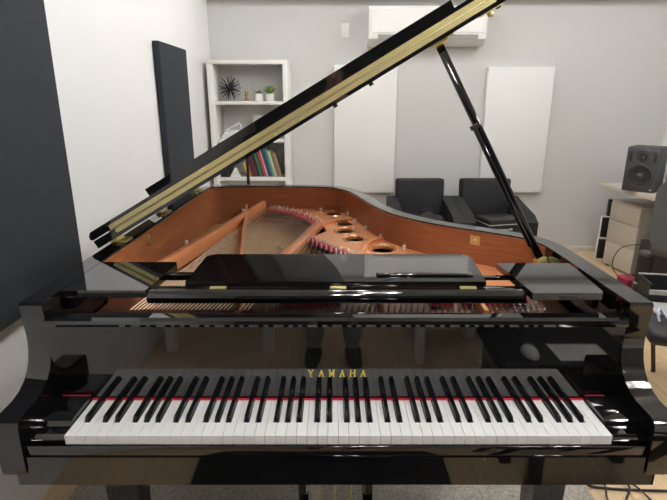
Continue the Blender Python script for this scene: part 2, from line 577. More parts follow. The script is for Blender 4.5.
# lettering inlaid on the fallboard: bold serif capitals
def letters(mb, text, x, z, h, adv, y):
    t = h * 0.17
    th = h * 0.09
    W = h * 0.56

    def st(ax, az, bx, bz, wd):
        p, q = Vector((ax, y, az)), Vector((bx, y, bz))
        mb.bar(p, q, wd, 0.0012, 0, (0, -1, 0))

    def serif(cx, cz):
        mb.box((cx - t * 0.8, y - 0.0006, cz - th / 2), (cx + t * 0.8, y + 0.0006, cz + th / 2))
    for ch in text:
        a, b, m_ = x - W / 2, x + W / 2, x
        if ch == 'Y':
            st(a, z + h, m_, z + h * 0.45, t)
            st(b, z + h, m_, z + h * 0.45, th * 1.3)
            st(m_, z, m_, z + h * 0.5, t)
            serif(m_, z); serif(a, z + h); serif(b, z + h)
        elif ch == 'A':
            st(a, z, m_, z + h, th * 1.3)
            st(b, z, m_, z + h, t)
            st(a + W * 0.22, z + h * 0.33, b - W * 0.22, z + h * 0.33, th)
            serif(a, z); serif(b, z)
        elif ch == 'M':
            st(a, z, a, z + h, th * 1.3)
            st(b, z, b, z + h, t)
            st(a, z + h, m_, z + h * 0.1, t)
            st(b, z + h, m_, z + h * 0.1, th * 1.3)
            serif(a, z); serif(b, z); serif(a - t * .2, z + h); serif(b + t * .2, z + h)
        elif ch == 'H':
            st(a, z, a, z + h, t)
            st(b, z, b, z + h, t)
            st(a, z + h * 0.52, b, z + h * 0.52, th)
            for q in (a, b):
                serif(q, z); serif(q, z + h)
        x += adv
    return mb


o = letters(MB(), 'YAMAHA', -0.0560, 0.7975, 0.0176, 0.0258, 1.1068).build('brand_lettering', M['gold_letter'], piano)
o['label'] = 'gold capital letters on the black fallboard'

# action cover and pin block front (dark space behind the fallboard)
MB().box((-0.688, 1.17, 0.686), (0.688, 1.285, 0.80), 0.003).build('action_cover', M['satin_black'], piano)
MB().box((-0.688, 1.225, 0.80), (0.688, 1.262, 0.868), 0.006).build('action_rail', M['lacquer'], piano)
o = MB().box((-0.03, 1.228, 0.868), (0.052, 1.254, 0.8725), 0.0015).build('lock_plate', M['brass'], piano)
o['label'] = 'brass lock plate on the rail behind the fallboard'

# music desk: folded flat on its rail, with a flat shelf on each side
MB().tube([(-0.475, 1.212, 0.968), (0.49, 1.212, 0.968)], 0.0185, 20).box((-0.475, 1.212, 0.9545), (0.49, 1.25, 0.983), 0.003).build('desk_rail', LAC, piano)
deskp = [(-0.385, 1.234), (0.397, 1.234), (0.413, 1.44), (0.405, 1.468), (0.385, 1.478), (-0.355, 1.478), (-0.373, 1.47), (-0.383, 1.45)]
MB().prism(deskp, lambda u, v, w: (u, v, w), 0.985, 1.0, 0.004, 2).build('music_desk', LAC, piano)
MB().box((0.115, 1.275, 1.0), (0.375, 1.297, 1.006), 0.003, 3).build('desk_ledge', LAC, piano)
for x in (-0.30, 0.012, 0.35):
    o = MB().box((x - 0.021, 1.224, 0.982), (x + 0.021, 1.2335, 0.9860), 0.001).tube([(x - 0.021, 1.2325, 0.9855), (x + 0.021, 1.2325, 0.9855)], 0.002, 8).build('desk_hinge', M['brass'], piano)
    o['label'] = 'small brass hinge on the music desk rail'
for s in (-1, 1):
    if s < 0:
        shp = [(-0.688, 1.19), (-0.475, 1.19), (-0.458, 1.405), (-0.466, 1.425), (-0.688, 1.425)]
        z0 = 0.992
    else:
        shp = [(0.493, 1.165), (0.665, 1.165), (0.672, 1.18), (0.688, 1.40), (0.68, 1.405), (0.478, 1.405)]
        z0 = 0.995
    MB().prism(shp, lambda u, v, w: (u, v, w), z0 - 0.019, z0, 0.003, 2).build('side_shelf', LAC, piano)
    xs = s * 0.672
    MB().box((min(xs, s * 0.688), 1.215, 0.93), (max(xs, s * 0.688), 1.42, 0.972), 0.003).build('shelf_block', M['satin_black'], piano)
    xs, xt = sorted((s * 0.375, s * 0.50))
    MB().box((xs, 1.335, 0.966), (xt, 1.358, 0.984 if s < 0 else 0.975), 0.002).build('desk_slide', LAC, piano)

# soundboard
inner_poly = [VEN[i] for i in keep]
inner_small = [(x * 0.995, y) for x, y in inner_poly]
o = MB().prism(inner_small, lambda u, v, w: (u, v, w), 0.772, 0.782).build('soundboard', M['spruce'], piano, sharp=0.5)
o['label'] = 'golden spruce soundboard below the strings'

# iron plate: right-hand web with sound holes along the bentside
HOLES = [(0.005, 2.665, 0.045, 0.065), (0.055, 2.425, 0.04, 0.055), (0.052, 2.285, 0.043, 0.055), (0.092, 2.145, 0.045, 0.052), (0.200, 1.985, 0.05, 0.058)]
F1 = [(-0.395, 2.79), (-0.342, 2.765), (-0.273, 2.72), (-0.182, 2.64), (-0.094, 2.50), (-0.041, 2.365)]
F2 = [(-0.104, 2.157), (-0.036, 2.057), (0.046, 1.937), (0.102, 1.868), (0.20, 1.75), (0.34, 1.64), (0.50, 1.55)]
edge = [VEN[i] for i in keep]
edge = [(x, y) for x, y in edge if not (x < -0.30 and y < 2.9)]
edge = [(x - 0.004, y - 0.004) for x, y in edge]
plate = F1 + [(-0.03, 2.28)] + F2 + [(0.56, 1.51), (0.66, 1.52)] + list(reversed([p for p in edge if p[1] > 1.60])) + [(-0.38, 2.787)]
o = flat_plate('iron_plate', plate, [circle(cx, cy, rx, 20, ry) for cx, cy, rx, ry in HOLES], 0.859, 0.016, 0.004, M['bronze'], piano)
o['label'] = 'bronze painted iron plate with round holes along the curved side'
o = MB().prism([p for p in plate], lambda u, v, w: (u, v, w), 0.822, 0.832).build('hole_shade', M['satin_black'], piano)  # black sheet added for the enclosed shade seen through the plate holes
for cx, cy, rx, ry in HOLES:
    mb = MB()
    ring = [(cx + 1.12 * rx * math.cos(a), cy + 1.12 * ry * math.sin(a), 0.8665) for a in [2 * PI * k / 28 for k in range(29)]]
    mb.tube(ring, 0.0042, 8, cap=False)
    mb.build('hole_rim', M['rim_bronze'], piano)
# plate front with tuning pin field
MB().box((-0.684, 1.288, 0.835), (0.684, 1.50, 0.8655), 0.004).build('pin_plate', M['shaded_bronze'], piano)


def strut(a, b, w, h, name='plate_strut', mt='bronze'):
    return MB().bar(a, b, w, h, 0.005).build(name, M[mt], piano)


strut((-0.640, 1.46, 0.886), (-0.385, 2.765, 0.886), 0.026, 0.062)
strut((-0.300, 1.46, 0.880), (-0.478, 2.735, 0.880), 0.012, 0.045)
# the broad middle strut curving into the plate
MB().bar((-0.262, 1.46, 0.878), (-0.072, 2.345, 0.878), 0.040, 0.032, 0.005).build('plate_strut', M['bronze'], piano)
mid = catmull([(-0.075, 2.33), (-0.050, 2.40), (0.0, 2.455), (0.09, 2.50)], 6)
MB().ribbon(offset(mid, 0.014), offset(mid, -0.014), 0.862, 0.880).build('plate_strut', M['bronze'], piano, sharp=0.6)
mid = catmull([(0.105, 1.80), (0.122, 1.95), (0.155, 2.06), (0.215, 2.12)], 6)
MB().ribbon(offset(mid, 0.006), offset(mid, -0.006), 0.862, 0.882).build('plate_strut', M['bronze'], piano)
strut((0.13, 1.46, 0.885), (0.105, 1.80, 0.885), 0.016, 0.045)
strut((0.42, 1.46, 0.885), (0.385, 1.63, 0.885), 0.016, 0.045)
# nose screws: small shiny bolts
for x, y in [(0.075, 2.62), (0.108, 2.45), (0.150, 2.31), (0.208, 2.15), (0.288, 1.98), (0.40, 1.85), (-0.07, 2.72), (-0.30, 2.765), (-0.585, 1.93), (-0.462, 2.53)]:
    z = 0.866 if x > -0.4 else 0.90
    MB().lathe([(0.008, -0.003), (0.008, 0.014), (0.006, 0.019), (0.0005, 0.020)], 10, Matrix.Translation((x, y, z))).build('plate_bolt', M['pin_metal'], piano)


# red felt bands along the hitch pins
def band(pts, w, z, h):
    c = catmull(pts, 6)
    MB().ribbon(offset(c, w / 2), offset(c, -w / 2), z, z + h).build('felt_band', M['red_felt'], piano)


band([(-0.36, 2.742), (-0.273, 2.688), (-0.195, 2.61), (-0.115, 2.475), (-0.074, 2.36)], 0.050, 0.866, 0.012)
band([(-0.118, 2.14), (-0.055, 2.04), (0.025, 1.925), (0.085, 1.845)], 0.034, 0.866, 0.012)
for pth, cnt in (([(-0.34, 2.745), (-0.265, 2.70), (-0.185, 2.62), (-0.105, 2.48), (-0.062, 2.36)], 26), ([(-0.125, 2.13), (-0.063, 2.03), (0.017, 1.915), (0.077, 1.835)], 24)):
    cp = catmull(pth, 8)
    for k in range(cnt):
        q = cp[int(k / (cnt - 1) * (len(cp) - 1))]
        off = 0.014 if k % 2 else -0.006
        MB().lathe([(0.0034, 0.0), (0.0034, 0.024), (0.0008, 0.026)], 7, Matrix.Translation((q[0] + off, q[1] + off, 0.868))).build('hitch_pin', M['pin_metal'], piano)
band([(0.115, 1.82), (0.20, 1.725), (0.34, 1.615), (0.49, 1.53)], 0.02, 0.866, 0.01)
# bridge on the soundboard
br = catmull([(-0.24, 2.15), (-0.15, 1.98), (-0.06, 1.85), (0.08, 1.72), (0.3, 1.58)], 6)
MB().ribbon(offset(br, 0.014), offset(br, -0.014), 0.7815, 0.842).build('bridge', M['maple'], piano)


# strings
def lerp_path(pts, t):
    L = [0]
    for a, b in zip(pts, pts[1:]):
        L.append(L[-1] + math.hypot(a[0] - b[0], a[1] - b[1]))
    s = t * L[-1]
    for k in range(len(pts) - 1):
        if s <= L[k + 1] + 1e-9:
            u = (s - L[k]) / (L[k + 1] - L[k])
            return tuple(pts[k][j] + u * (pts[k + 1][j] - pts[k][j]) for j in range(2))
    return pts[-1]


def string(a, b, z0, z1, r, m):
    o = MB().tube([(a[0], a[1], z0), (b[0], b[1], z1)], r, 5, cap=False).build('string', m, piano)


NB, NT, NH = 30, 22, 30
for k in range(NB):          # bass strings, crossing over
    t = k / (NB - 1)
    e = lerp_path([(-0.37, 2.745), (-0.273, 2.70), (-0.19, 2.62), (-0.10, 2.49), (-0.055, 2.36)], t)
    string((-0.57 + 0.33 * t, 1.31), e, 0.888, 0.884, 0.0020 - 0.0006 * t, M['bass_wire'])
for k in range(NT):          # tenor strings, running under the bass strings to the tail
    t = k / (NT - 1)
    e = lerp_path([(-0.575, 1.70), (-0.50, 2.10), (-0.41, 2.56), (-0.385, 2.68)], t)
    string((-0.61 + 0.33 * t, 1.515), e, 0.866, 0.850, 0.0015, M['copper_wire'])
for k in range(NH):          # treble strings
    t = k / (NH - 1)
    e = lerp_path([(-0.112, 2.13), (-0.045, 2.03), (0.035, 1.92), (0.095, 1.83), (0.20, 1.73), (0.34, 1.62), (0.49, 1.535)], t)
    string((-0.20 + 0.82 * t, 1.40), e, 0.884, 0.880, 0.0011, M['steel'])

# tuning pins: three rows; the nearest hundred as parts of their own
pins = []
for row, y in enumerate((1.315, 1.338, 1.361)):
    for k in range(60):
        x = -0.40 + 0.0172 * k + row * 0.005
        if min(abs(x + 0.27), abs(x - 0.137), abs(x - 0.425)) < 0.014 or x > 0.60:
            continue
        pins.append((x, y + 0.008 * math.sin(k * 0.9)))
pins.sort(key=lambda p: p[1])


def pin(mb, x, y):
    mb.lathe([(0.0024, 0.0), (0.0024, 0.016), (0.0020, 0.022), (0.0016, 0.023)], 7, Matrix.Translation((x, y, 0.8645)) @ Matrix.Rotation(0.12, 4, 'X'))


for x, y in pins[:100]:
    mb = MB()
    pin(mb, x, y)
    mb.build('tuning_pin', M['steel'], piano)
mb = MB()
for x, y in pins[100:]:
    pin(mb, x, y)
o = mb.build('tuning_pins', M['steel'], piano)
o['kind'] = 'stuff'
# red felt strips between the pin sections
for a, b in ((-0.16, 0.02), (0.285, 0.355), (0.385, 0.575)):
    o = MB().box((a, 1.385, 0.8655), (b, 1.412, 0.886), 0.003).build('felt_band', M['red_felt'], piano)
for a in (-0.27, 0.137, 0.425):
    MB().box((a - 0.007, 1.29, 0.8655), (a + 0.007, 1.50, 0.895), 0.003).build('plate_rib', M['bronze'], piano)


# lid: hinged along the left side, raised about thirty degrees
AL = math.radians(30.35)
LO = Vector((-0.745, 0, 1.000))
LU = Vector((math.cos(AL), 0, math.sin(AL)))
LN = Vector((-math.sin(AL), 0, math.cos(AL)))


def L(s, y, n):
    v = LO + LU * s + LN * n
    return (v.x, y, v.z)


YLF = 1.60
lid_outline = [(-0.036, YLF), (-0.036, YLF + 0.035), (0.022, YLF + 0.04), (0.022, 2.74), (0.06, 2.82), (0.11, 2.862)]
lid_outline += [(p[0] + 0.745, p[1] + 0.012) for p in OUTC if p[1] > 2.845 and p[0] > -0.6]
lid_outline += [(p[0] + 0.757, p[1] + 0.006) for p in OUTC if p[1] <= 2.845 and p[0] > -0.1 and p[1] > YLF + 0.05] + [(1.44, YLF)]
cl = []
for p in lid_outline:
    if not cl or math.hypot(p[0] - cl[-1][0], p[1] - cl[-1][1]) > 0.004:
        cl.append(p)
MB().prism([p for p in cl], lambda u, v, w: L(u, v, w), 0.0, 0.027, 0.003, 2).build('lid', LAC, piano, sharp=0.5)
# front flap folded back on top of the lid, its thick front lip now standing up at the far edge


def LF(s, d, n):        # flap coordinates: d back from the hinge line, n up from it
    return L(s, YLF + d, 0.0305 + n)


MB().prism([(-0.042, 0.006), (-0.034, 0.0), (1.432, 0.0), (1.432, 0.027), (-0.026, 0.027), (-0.038, 0.018)], lambda u, v, w: LF(u, w, v), 0.0, 0.48, 0.002, 2).build('lid_flap', LAC, piano, sharp=0.5)
MB().prism([(0.016, 0.0), (1.432, 0.0), (1.432, 0.072), (0.016, 0.072)], lambda u, v, w: LF(u, w, v), 0.48, 0.505, 0.003, 2).build('flap_lip', LAC, piano, sharp=0.5)
# brass piano hinge: one leaf on each meeting edge and the knuckle between
o = MB().prism([(0.052, 0.0115), (1.415, 0.0115), (1.415, 0.0262), (0.052, 0.0262)], lambda u, v, w: L(u, YLF + w, v), -0.0022, 0.0005).build('hinge_leaf', M['brass'], piano)
o = MB().prism([(0.040, 0.0008), (1.415, 0.0008), (1.415, 0.0155), (0.040, 0.0155)], lambda u, v, w: LF(u, w, v), -0.0022, 0.0005).build('hinge_leaf', M['brass'], piano)
MB().tube([L(0.03, YLF + 0.001, 0.0288), L(1.415, YLF + 0.001, 0.0288)], 0.0016, 8).build('hinge_knuckle', M['brass'], piano)
for k in range(14):
    for q, (f, n) in enumerate(((lambda s, n: L(s, YLF - 0.0022, n), 0.018), (lambda s, n: LF(s, -0.0022, n), 0.009))):
        s = 0.05 + k * 0.102 + q * 0.05
        if s > 1.41:
            continue
        c = Vector(f(s, n))
        MB().sphere(c, 0.0032, (1, 0.45, 1), 8, 6).build('hinge_screw', M['brass'], piano)
# lid hinges on the spine
for y in (1.67, 2.12, 2.66):
    MB().box((-0.755, y - 0.022, 0.985), (-0.7452, y + 0.022, 1.000), 0.001).box((-0.738, y - 0.03, 0.991), (-0.700, y + 0.03, 0.996), 0.001).tube([(-0.738, y - 0.03, 1.000), (-0.738, y + 0.03, 1.000)], 0.009, 10).bar(
        (-0.742, y, 1.003), (-0.715, y, 1.019), 0.03, 0.004).build('lid_hinge', M['brass'], piano)
# brass plate and catch on the inside of the bent side
for x, y in ((0.515, 1.795),):
    i = min(keep, key=lambda q: (VEN[q][0] - x) ** 2 + (VEN[q][1] - y) ** 2)
    t = Vector((OUTC[i + 1][0] - OUTC[i - 1][0], OUTC[i + 1][1] - OUTC[i - 1][1])).normalized()
    p = VEN[i]
    nx = Vector((t.y, -t.x))
    p = Vector(p) + nx * 0.0015
    mb = MB().bar((p.x - t.x * 0.018, p.y - t.y * 0.018, 0.955), (p.x + t.x * 0.018, p.y + t.y * 0.018, 0.955), 0.004, 0.034, 0.001)
    mb.sphere((p.x + nx.x * 0.004, p.y + nx.y * 0.004, 0.955), 0.006, (1, 1, 1), 10, 8)
    o = mb.build('lid_catch', M['brass'], piano)
    o['label'] = 'square brass catch on the brown inner rim'
for y in (1.80,):
    o = MB().box((-0.688, y - 0.012, 0.935), (-0.680, y + 0.012, 0.975), 0.001).build('lid_catch', M['brass'], piano)
    o['label'] = 'small brass hook plate on the left inner rim'
# rubber bumpers under the lid
for s in (0.868, 0.995, 1.425):
    a, b = Vector(L(s, 1.635, -0.009)), Vector(L(s, 1.635, 0.0))
    MB().tube([a, b], 0.007, 10).build('rubber_bumper', M['rubber'], piano)
# lid prop: long stick from the right rim to the lid
PB, PT = Vector((0.674, 1.578, 0.957)), Vector(L(1.233, 1.665, -0.012))
d = (PT - PB).normalized()
mb = MB()
mb.bar(PB, PT, 0.025, 0.018, 0.004, (0, -1, 0.0))
mb.build('prop_stick', LAC, piano)
ps = PB + d * 0.02
MB().bar(PB + d * 0.05 + Vector((-0.013, -0.014, -0.004)), PB + d * 0.48 + Vector((-0.013, -0.014, -0.004)), 0.014, 0.012, 0.003, (0, -1, 0)).build('short_prop_stick', LAC, piano)
o = MB().bar(PB + d * 0.465 + Vector((-0.014, -0.013, 0)), PB + d * 0.48 + Vector((-0.014, -0.013, 0)), 0.026, 0.012, 0.002, (0, -1, 0)).build('prop_clip', M['satin_black'], piano)
o = MB().box((0.662, 1.562, 0.915), (0.700, 1.600, 0.950), 0.003).tube([(0.668, 1.58, 0.953), (0.698, 1.58, 0.953)], 0.008, 12).build('prop_bracket', M['brass'], piano)
o['label'] = 'brass pivot bracket at the foot of the lid prop'
o = MB().box((0.672, 1.625, 0.966), (0.697, 1.665, 0.984), 0.002).build('felt_pad', M['red_felt'], piano)
o['label'] = 'red felt pad on the inner rim behind the lid prop'
cx = 1.238
o = MB().prism([(cx - 0.035, -0.004), (cx + 0.04, -0.004), (cx + 0.04, 0.0), (cx - 0.035, 0.0)], lambda u, v, w: L(u, w, v), 1.635, 1.70).tube(
    [L(cx - 0.02, 1.665, -0.010), L(cx + 0.025, 1.665, -0.010)], 0.007, 10).build('prop_socket', M['brass'], piano)
o['label'] = 'brass socket under the lid holding the prop'
o = MB().prism([(1.37, -0.004), (1.43, -0.004), (1.43, 0.0), (1.37, 0.0)], lambda u, v, w: L(u, w, v), 1.605, 1.66).sphere(L(1.395, 1.63, -0.010), 0.010, (1, 1, 1), 12, 8).build('lid_latch', M['brass'], piano)

# legs, castors and pedal lyre
def piano_leg(x, y):
    mb = MB()
    V = mb.bm.verts.new
    rings = []
    for z, w in ((0.612, 0.062), (0.56, 0.060), (0.54, 0.054), (0.12, 0.043), (0.10, 0.048), (0.085, 0.048)):
        rings.append([V((x - w, y - w, z)), V((x + w, y - w, z)), V((x + w, y + w, z)), V((x - w, y + w, z))])
    for a, b in zip(rings, rings[1:]):
        for k in range(4):
            mb.bm.faces.new((a[k], a[(k + 1) % 4], b[(k + 1) % 4], b[k]))
    mb.bm.faces.new(rings[0])
    mb.bm.faces.new(list(reversed(rings[-1])))
    lg = mb.build('leg', LAC, piano, sharp=0.3)
    MB().lathe([(0.012, 0.06), (0.012, 0.085)], 12, Matrix.Translation((x, y, 0.0))).tube([(x - 0.018, y, 0.042), (x + 0.018, y, 0.042)], 0.030, 18).build('castor', M['brass'], lg)


piano_leg(-0.648, 1.32)
piano_leg(0.660, 1.32)
MB().box((-0.40, 2.10, 0.612), (-0.26, 2.42, 0.66), 0.004).build('tail_leg_block', LAC, piano)
piano_leg(-0.33, 2.26)
MB().box((-0.70, 1.62, 0.64), (0.70, 1.70, 0.72), 0.004).build('cross_beam', M['satin_black'], piano)
MB().box((-0.66, 1.70, 0.66), (-0.58, 2.60, 0.74), 0.004).box((-0.30, 1.70, 0.66), (-0.22, 2.70, 0.74), 0.004).build('back_post', M['maple'], piano)
for x in (-0.095, 0.108):
    MB().box((x - 0.016, 1.31, 0.16), (x + 0.016, 1.34, 0.612), 0.004).build('lyre_post', LAC, piano)
MB().box((-0.16, 1.24, 0.09), (0.17, 1.365, 0.16), 0.006).build('pedal_box', LAC, piano)
for x in (-0.045, 0.005, 0.055):
    MB().tube([(x, 1.325, 0.15), (x, 1.325, 0.62)], 0.003, 8).build('pedal_rod', M['brass'], piano)
    MB().box((x - 0.016, 1.10, 0.095), (x + 0.016, 1.25, 0.107), 0.005, 3).build('pedal', M['brass'], piano)
for x in (-0.09, 0.10):
    MB().tube([(x, 1.35, 0.14), (x, 1.66, 0.64)], 0.006, 8).build('lyre_brace', M['satin_black'], piano)

# ------------------------------------------------------------------ wall panels
def wall_panel(name, a, b, m, label, group=None):
    t = thing(name, label, 'acoustic panel', ((a[0] + b[0]) / 2, (a[1] + b[1]) / 2, a[2]), 0, group)
    MB().box(a, b, 0.006, 3).build('fabric_face', m, t)
    return t


o = MB().box((XL + 0.003, 0.85, 0.738), (XL + 0.045, 2.045, 1.98), 0.006, 3).build('acoustic_panel', M['slate_fabric'], loc=(XL, 1.5, 0.738))
tag(o, 'large dark slate acoustic panel on the left wall beside the keyboard', 'acoustic panel', 'dark acoustic panels')
o = MB().box((XL + 0.003, 3.31, 0.62), (XL + 0.045, 3.91, 1.80), 0.006, 3).build('acoustic_panel', M['slate_fabric'], loc=(XL, 3.6, 0.62))
tag(o, 'smaller dark slate acoustic panel on the left wall before the white bookcase', 'acoustic panel', 'dark acoustic panels')
o = MB().box((0.005, YB - 0.05, 0.60), (0.575, YB - 0.003, 1.755), 0.005, 3).build('acoustic_panel', M['white_fabric'], loc=(0.29, YB, 0.6))
tag(o, 'white acoustic panel on the back wall, partly hidden by the piano lid', 'acoustic panel', 'white acoustic panels')
o = MB().box((1.392, YB - 0.05, 0.60), (1.99, YB - 0.003, 1.737), 0.005, 3).build('acoustic_panel', M['white_fabric'], loc=(1.69, YB, 0.6))
tag(o, 'white acoustic panel on the back wall right of the lid prop, fully in view', 'acoustic panel', 'white acoustic panels')

# ------------------------------------------------------------------ air conditioner and switch plate
ac = thing('air_conditioner', 'white wall mounted air conditioner high on the back wall behind the piano lid', 'air conditioner', (0.82, YB, 1.9))
prof = [(YB, 1.905), (YB, 2.215), (YB - 0.17, 2.215), (YB - 0.195, 2.19), (YB - 0.20, 2.0), (YB - 0.185, 1.955), (YB - 0.12, 1.91), (YB - 0.10, 1.905)]
MB().prism(prof, lambda u, v, w: (w, u, v), 0.30, 1.305, 0.008, 3).build('body', M['white_plastic'], ac, sharp=0.5)
MB().prism([(YB - 0.206, 2.185), (YB - 0.206, 2.005), (YB - 0.196, 2.0), (YB - 0.194, 2.19)], lambda u, v, w: (w, u, v), 0.325, 1.28, 0.003, 2).build('front_panel', M['white_plastic'], ac)
o = MB().prism([(YB - 0.202, 1.985), (YB - 0.192, 1.952), (YB - 0.182, 1.955), (YB - 0.196, 1.99)], lambda u, v, w: (w, u, v), 0.38, 1.235, 0.001).build('air_flap', M['grey_plastic'], ac)
sw = thing('light_switch', 'small white switch plate on the back wall left of the air conditioner', 'switch', (0.102, YB, 1.985))
MB().box((0.066, YB - 0.010, 1.985), (0.138, YB, 2.10), 0.004, 3).build('plate', M['white_plastic'], sw)
o = MB().box((0.090, YB - 0.015, 2.02), (0.114, YB - 0.009, 2.062), 0.002).build('rocker', M['white_plastic'], sw)

# ------------------------------------------------------------------ bookcase and what stands on it
BX0, BX1, BY0, BY1 = -1.068, -0.388, 4.50, 4.845
bc = thing('bookcase', 'white open bookcase against the back wall in the left corner', 'bookcase', (-0.73, 4.67, 0))
for a, b in ((BX0, BX0 + 0.052), (BX1 - 0.042, BX1)):
    MB().box((a, BY0, 0), (b, BY1, 1.743), 0.002).build('side_panel', M['white_lam'], bc)
MB().box((BX0, BY0, 1.743), (BX1, BY1, 1.775), 0.002).build('top', M['white_lam'], bc)
MB().box((BX0 + 0.052, BY1 - 0.012, 0.02), (BX1 - 0.042, BY1, 1.743), 0.001).build('back_panel', M['white_lam'], bc)
SH = [1.443, 1.125, 0.788, 0.44, 0.10]
for z in SH:
    MB().box((BX0 + 0.052, BY0 + 0.004, z - 0.03), (BX1 - 0.042, BY1 - 0.012, z), 0.0015).build('shelf', M['white_lam'], bc)
# spiky ornament
sp = thing('spiky_ornament', 'black spiky burst ornament on the top shelf of the bookcase', 'ornament', (-0.905, 4.62, SH[0]))
cc = Vector((-0.905, 4.62, SH[0] + 0.108))
MB().sphere(cc, 0.022, (1, 1, 1), 14, 10).build('core', M['black_plastic'], sp)
n = 44
for k in range(n):
    z = 1 - 2 * (k + 0.5) / n
    a = k * 2.39996
    dv = Vector((math.sqrt(1 - z * z) * math.cos(a), math.sqrt(1 - z * z) * math.sin(a), z))
    MB().tube([cc + dv * 0.015, cc + dv * 0.104], [0.0042, 0.0034], 6).build('spike', M['black_plastic'], sp)
# gold figurine
fg = MB().lathe([(0.018, 0), (0.020, 0.012), (0.012, 0.020), (0.016, 0.036), (0.020, 0.046), (0.012, 0.058), (0.015, 0.072), (0.013, 0.086), (0.004, 0.094)], 14,
                Matrix.Translation((-0.757, 4.60, SH[0]))).build('figurine', M['old_gold'], loc=(-0.757, 4.60, SH[0]))
tag(fg, 'small gold knobbly figurine on the top shelf between ornament and plants', 'figurine')


def potted(x, label, m, rad, n, up, lr):
    t = thing('potted_plant', label, 'plant', (x, 4.61, SH[0]), 0, 'potted plants on the bookcase')
    MB().box((x - 0.032, 4.578, SH[0]), (x + 0.032, 4.642, SH[0] + 0.062), 0.006, 2).build('pot', M['ceramic'], t)
    mb = MB()
    for k in range(n):
        a = k * 2.4
        tl = 0.25 + 0.9 * ((k % 5) / 5)
        dv = Vector((math.cos(a) * math.sin(tl), math.sin(a) * math.sin(tl), math.cos(tl) * up)).normalized()
        b = Vector((x, 4.61, SH[0] + 0.056))
        mb.tube([b, b + dv * rad * 0.5, b + dv * rad], [lr * 0.6, lr, lr * 0.12], 6)
    mb.build('foliage', m, t)
    return t


potted(-0.648, 'white square pot with low grey green plant, left of the taller succulent', M['leaf_dark'], 0.046, 16, 0.5, 0.006)
potted(-0.552, 'white square pot with taller bright green succulent, at the right end of the shelf', M['leaf'], 0.075, 22, 1.0, 0.009)
# second shelf: white wire-like desk ornament and white frame
wo = MB()
z = SH[1]
wo.box((-0.985, 4.56, z), (-0.80, 4.70, z + 0.035), 0.004).box((-0.965, 4.57, z + 0.035), (-0.83, 4.69, z + 0.062), 0.004)
wo = wo.build('paper_stack', M['paper'], loc=(-0.9, 4.63, z))
tag(wo, 'low stack of white papers on the second shelf of the bookcase', 'papers')
wo = MB().bar((-0.955, 4.60, z + 0.066), (-0.835, 4.60, z + 0.135), 0.012, 0.012, 0.002).bar((-0.835, 4.60, z + 0.135), (-0.805, 4.60, z + 0.07), 0.010, 0.010, 0.002).bar(
    (-0.955, 4.60, z + 0.068), (-0.805, 4.60, z + 0.068), 0.010, 0.010, 0.002).build('easel_stand', M['white_plastic'], loc=(-0.88, 4.60, z + 0.062))
tag(wo, 'small white slanted stand on the paper stack in the bookcase', 'stand')
fr = thing('picture_frame', 'white framed blank board leaning on the second shelf of the bookcase', 'frame', (-0.63, 4.72, z))
mx = Matrix.Translation((-0.63, 4.70, z)) @ Matrix.Rotation(-0.16, 4, 'X')
MB().box((-0.10, -0.008, 0), (0.10, 0.008, 0.20), 0.003, 2, mx).build('frame', M['white_lam'], fr)
MB().box((-0.085, -0.011, 0.015), (0.085, -0.007, 0.185), 0.0, 2, mx).build('board', M['paper'], fr)
# dark box below the second shelf
o = MB().box((-1.012, 4.53, SH[2]), (-0.93, 4.76, SH[2] + 0.30), 0.004).build('storage_box', M['black_plastic'], loc=(-0.97, 4.64, SH[2]))
tag(o, 'tall black box at the left end of the book shelf, half hidden by the lid', 'box')
# books
BK = [((0.55, 0.33, 0.03), 0.017, 0.125, 'thin yellow'), ((0.55, 0.20, 0.02), 0.018, 0.135, 'short orange'), ((0.24, 0.07, 0.02), 0.018, 0.145, 'rust brown'),
      ((0.035, 0.02, 0.02), 0.018, 0.175, 'short black'), ((0.11, 0.02, 0.035), 0.022, 0.19, 'maroon'), ((0.02, 0.018, 0.02), 0.026, 0.20, 'thick black'),
      ((0.03, 0.22, 0.08), 0.014, 0.215, 'bright green'), ((0.03, 0.06, 0.05), 0.018, 0.225, 'dark green'), ((0.36, 0.035, 0.03), 0.024, 0.235, 'thick red'),
      ((0.50, 0.36, 0.36), 0.011, 0.24, 'thin pale pink'), ((0.03, 0.04, 0.11), 0.022, 0.25, 'navy blue'), ((0.02, 0.10, 0.12), 0.018, 0.255, 'dark teal'),
      ((0.10, 0.26, 0.19), 0.018, 0.255, 'sea green'), ((0.56, 0.52, 0.40), 0.018, 0.235, 'cream'), ((0.15, 0.11, 0.06), 0.026, 0.225, 'thick brown'),
      ((0.24, 0.19, 0.12), 0.018, 0.215, 'tan brown')]
x = -0.462
lean = math.radians(-15)
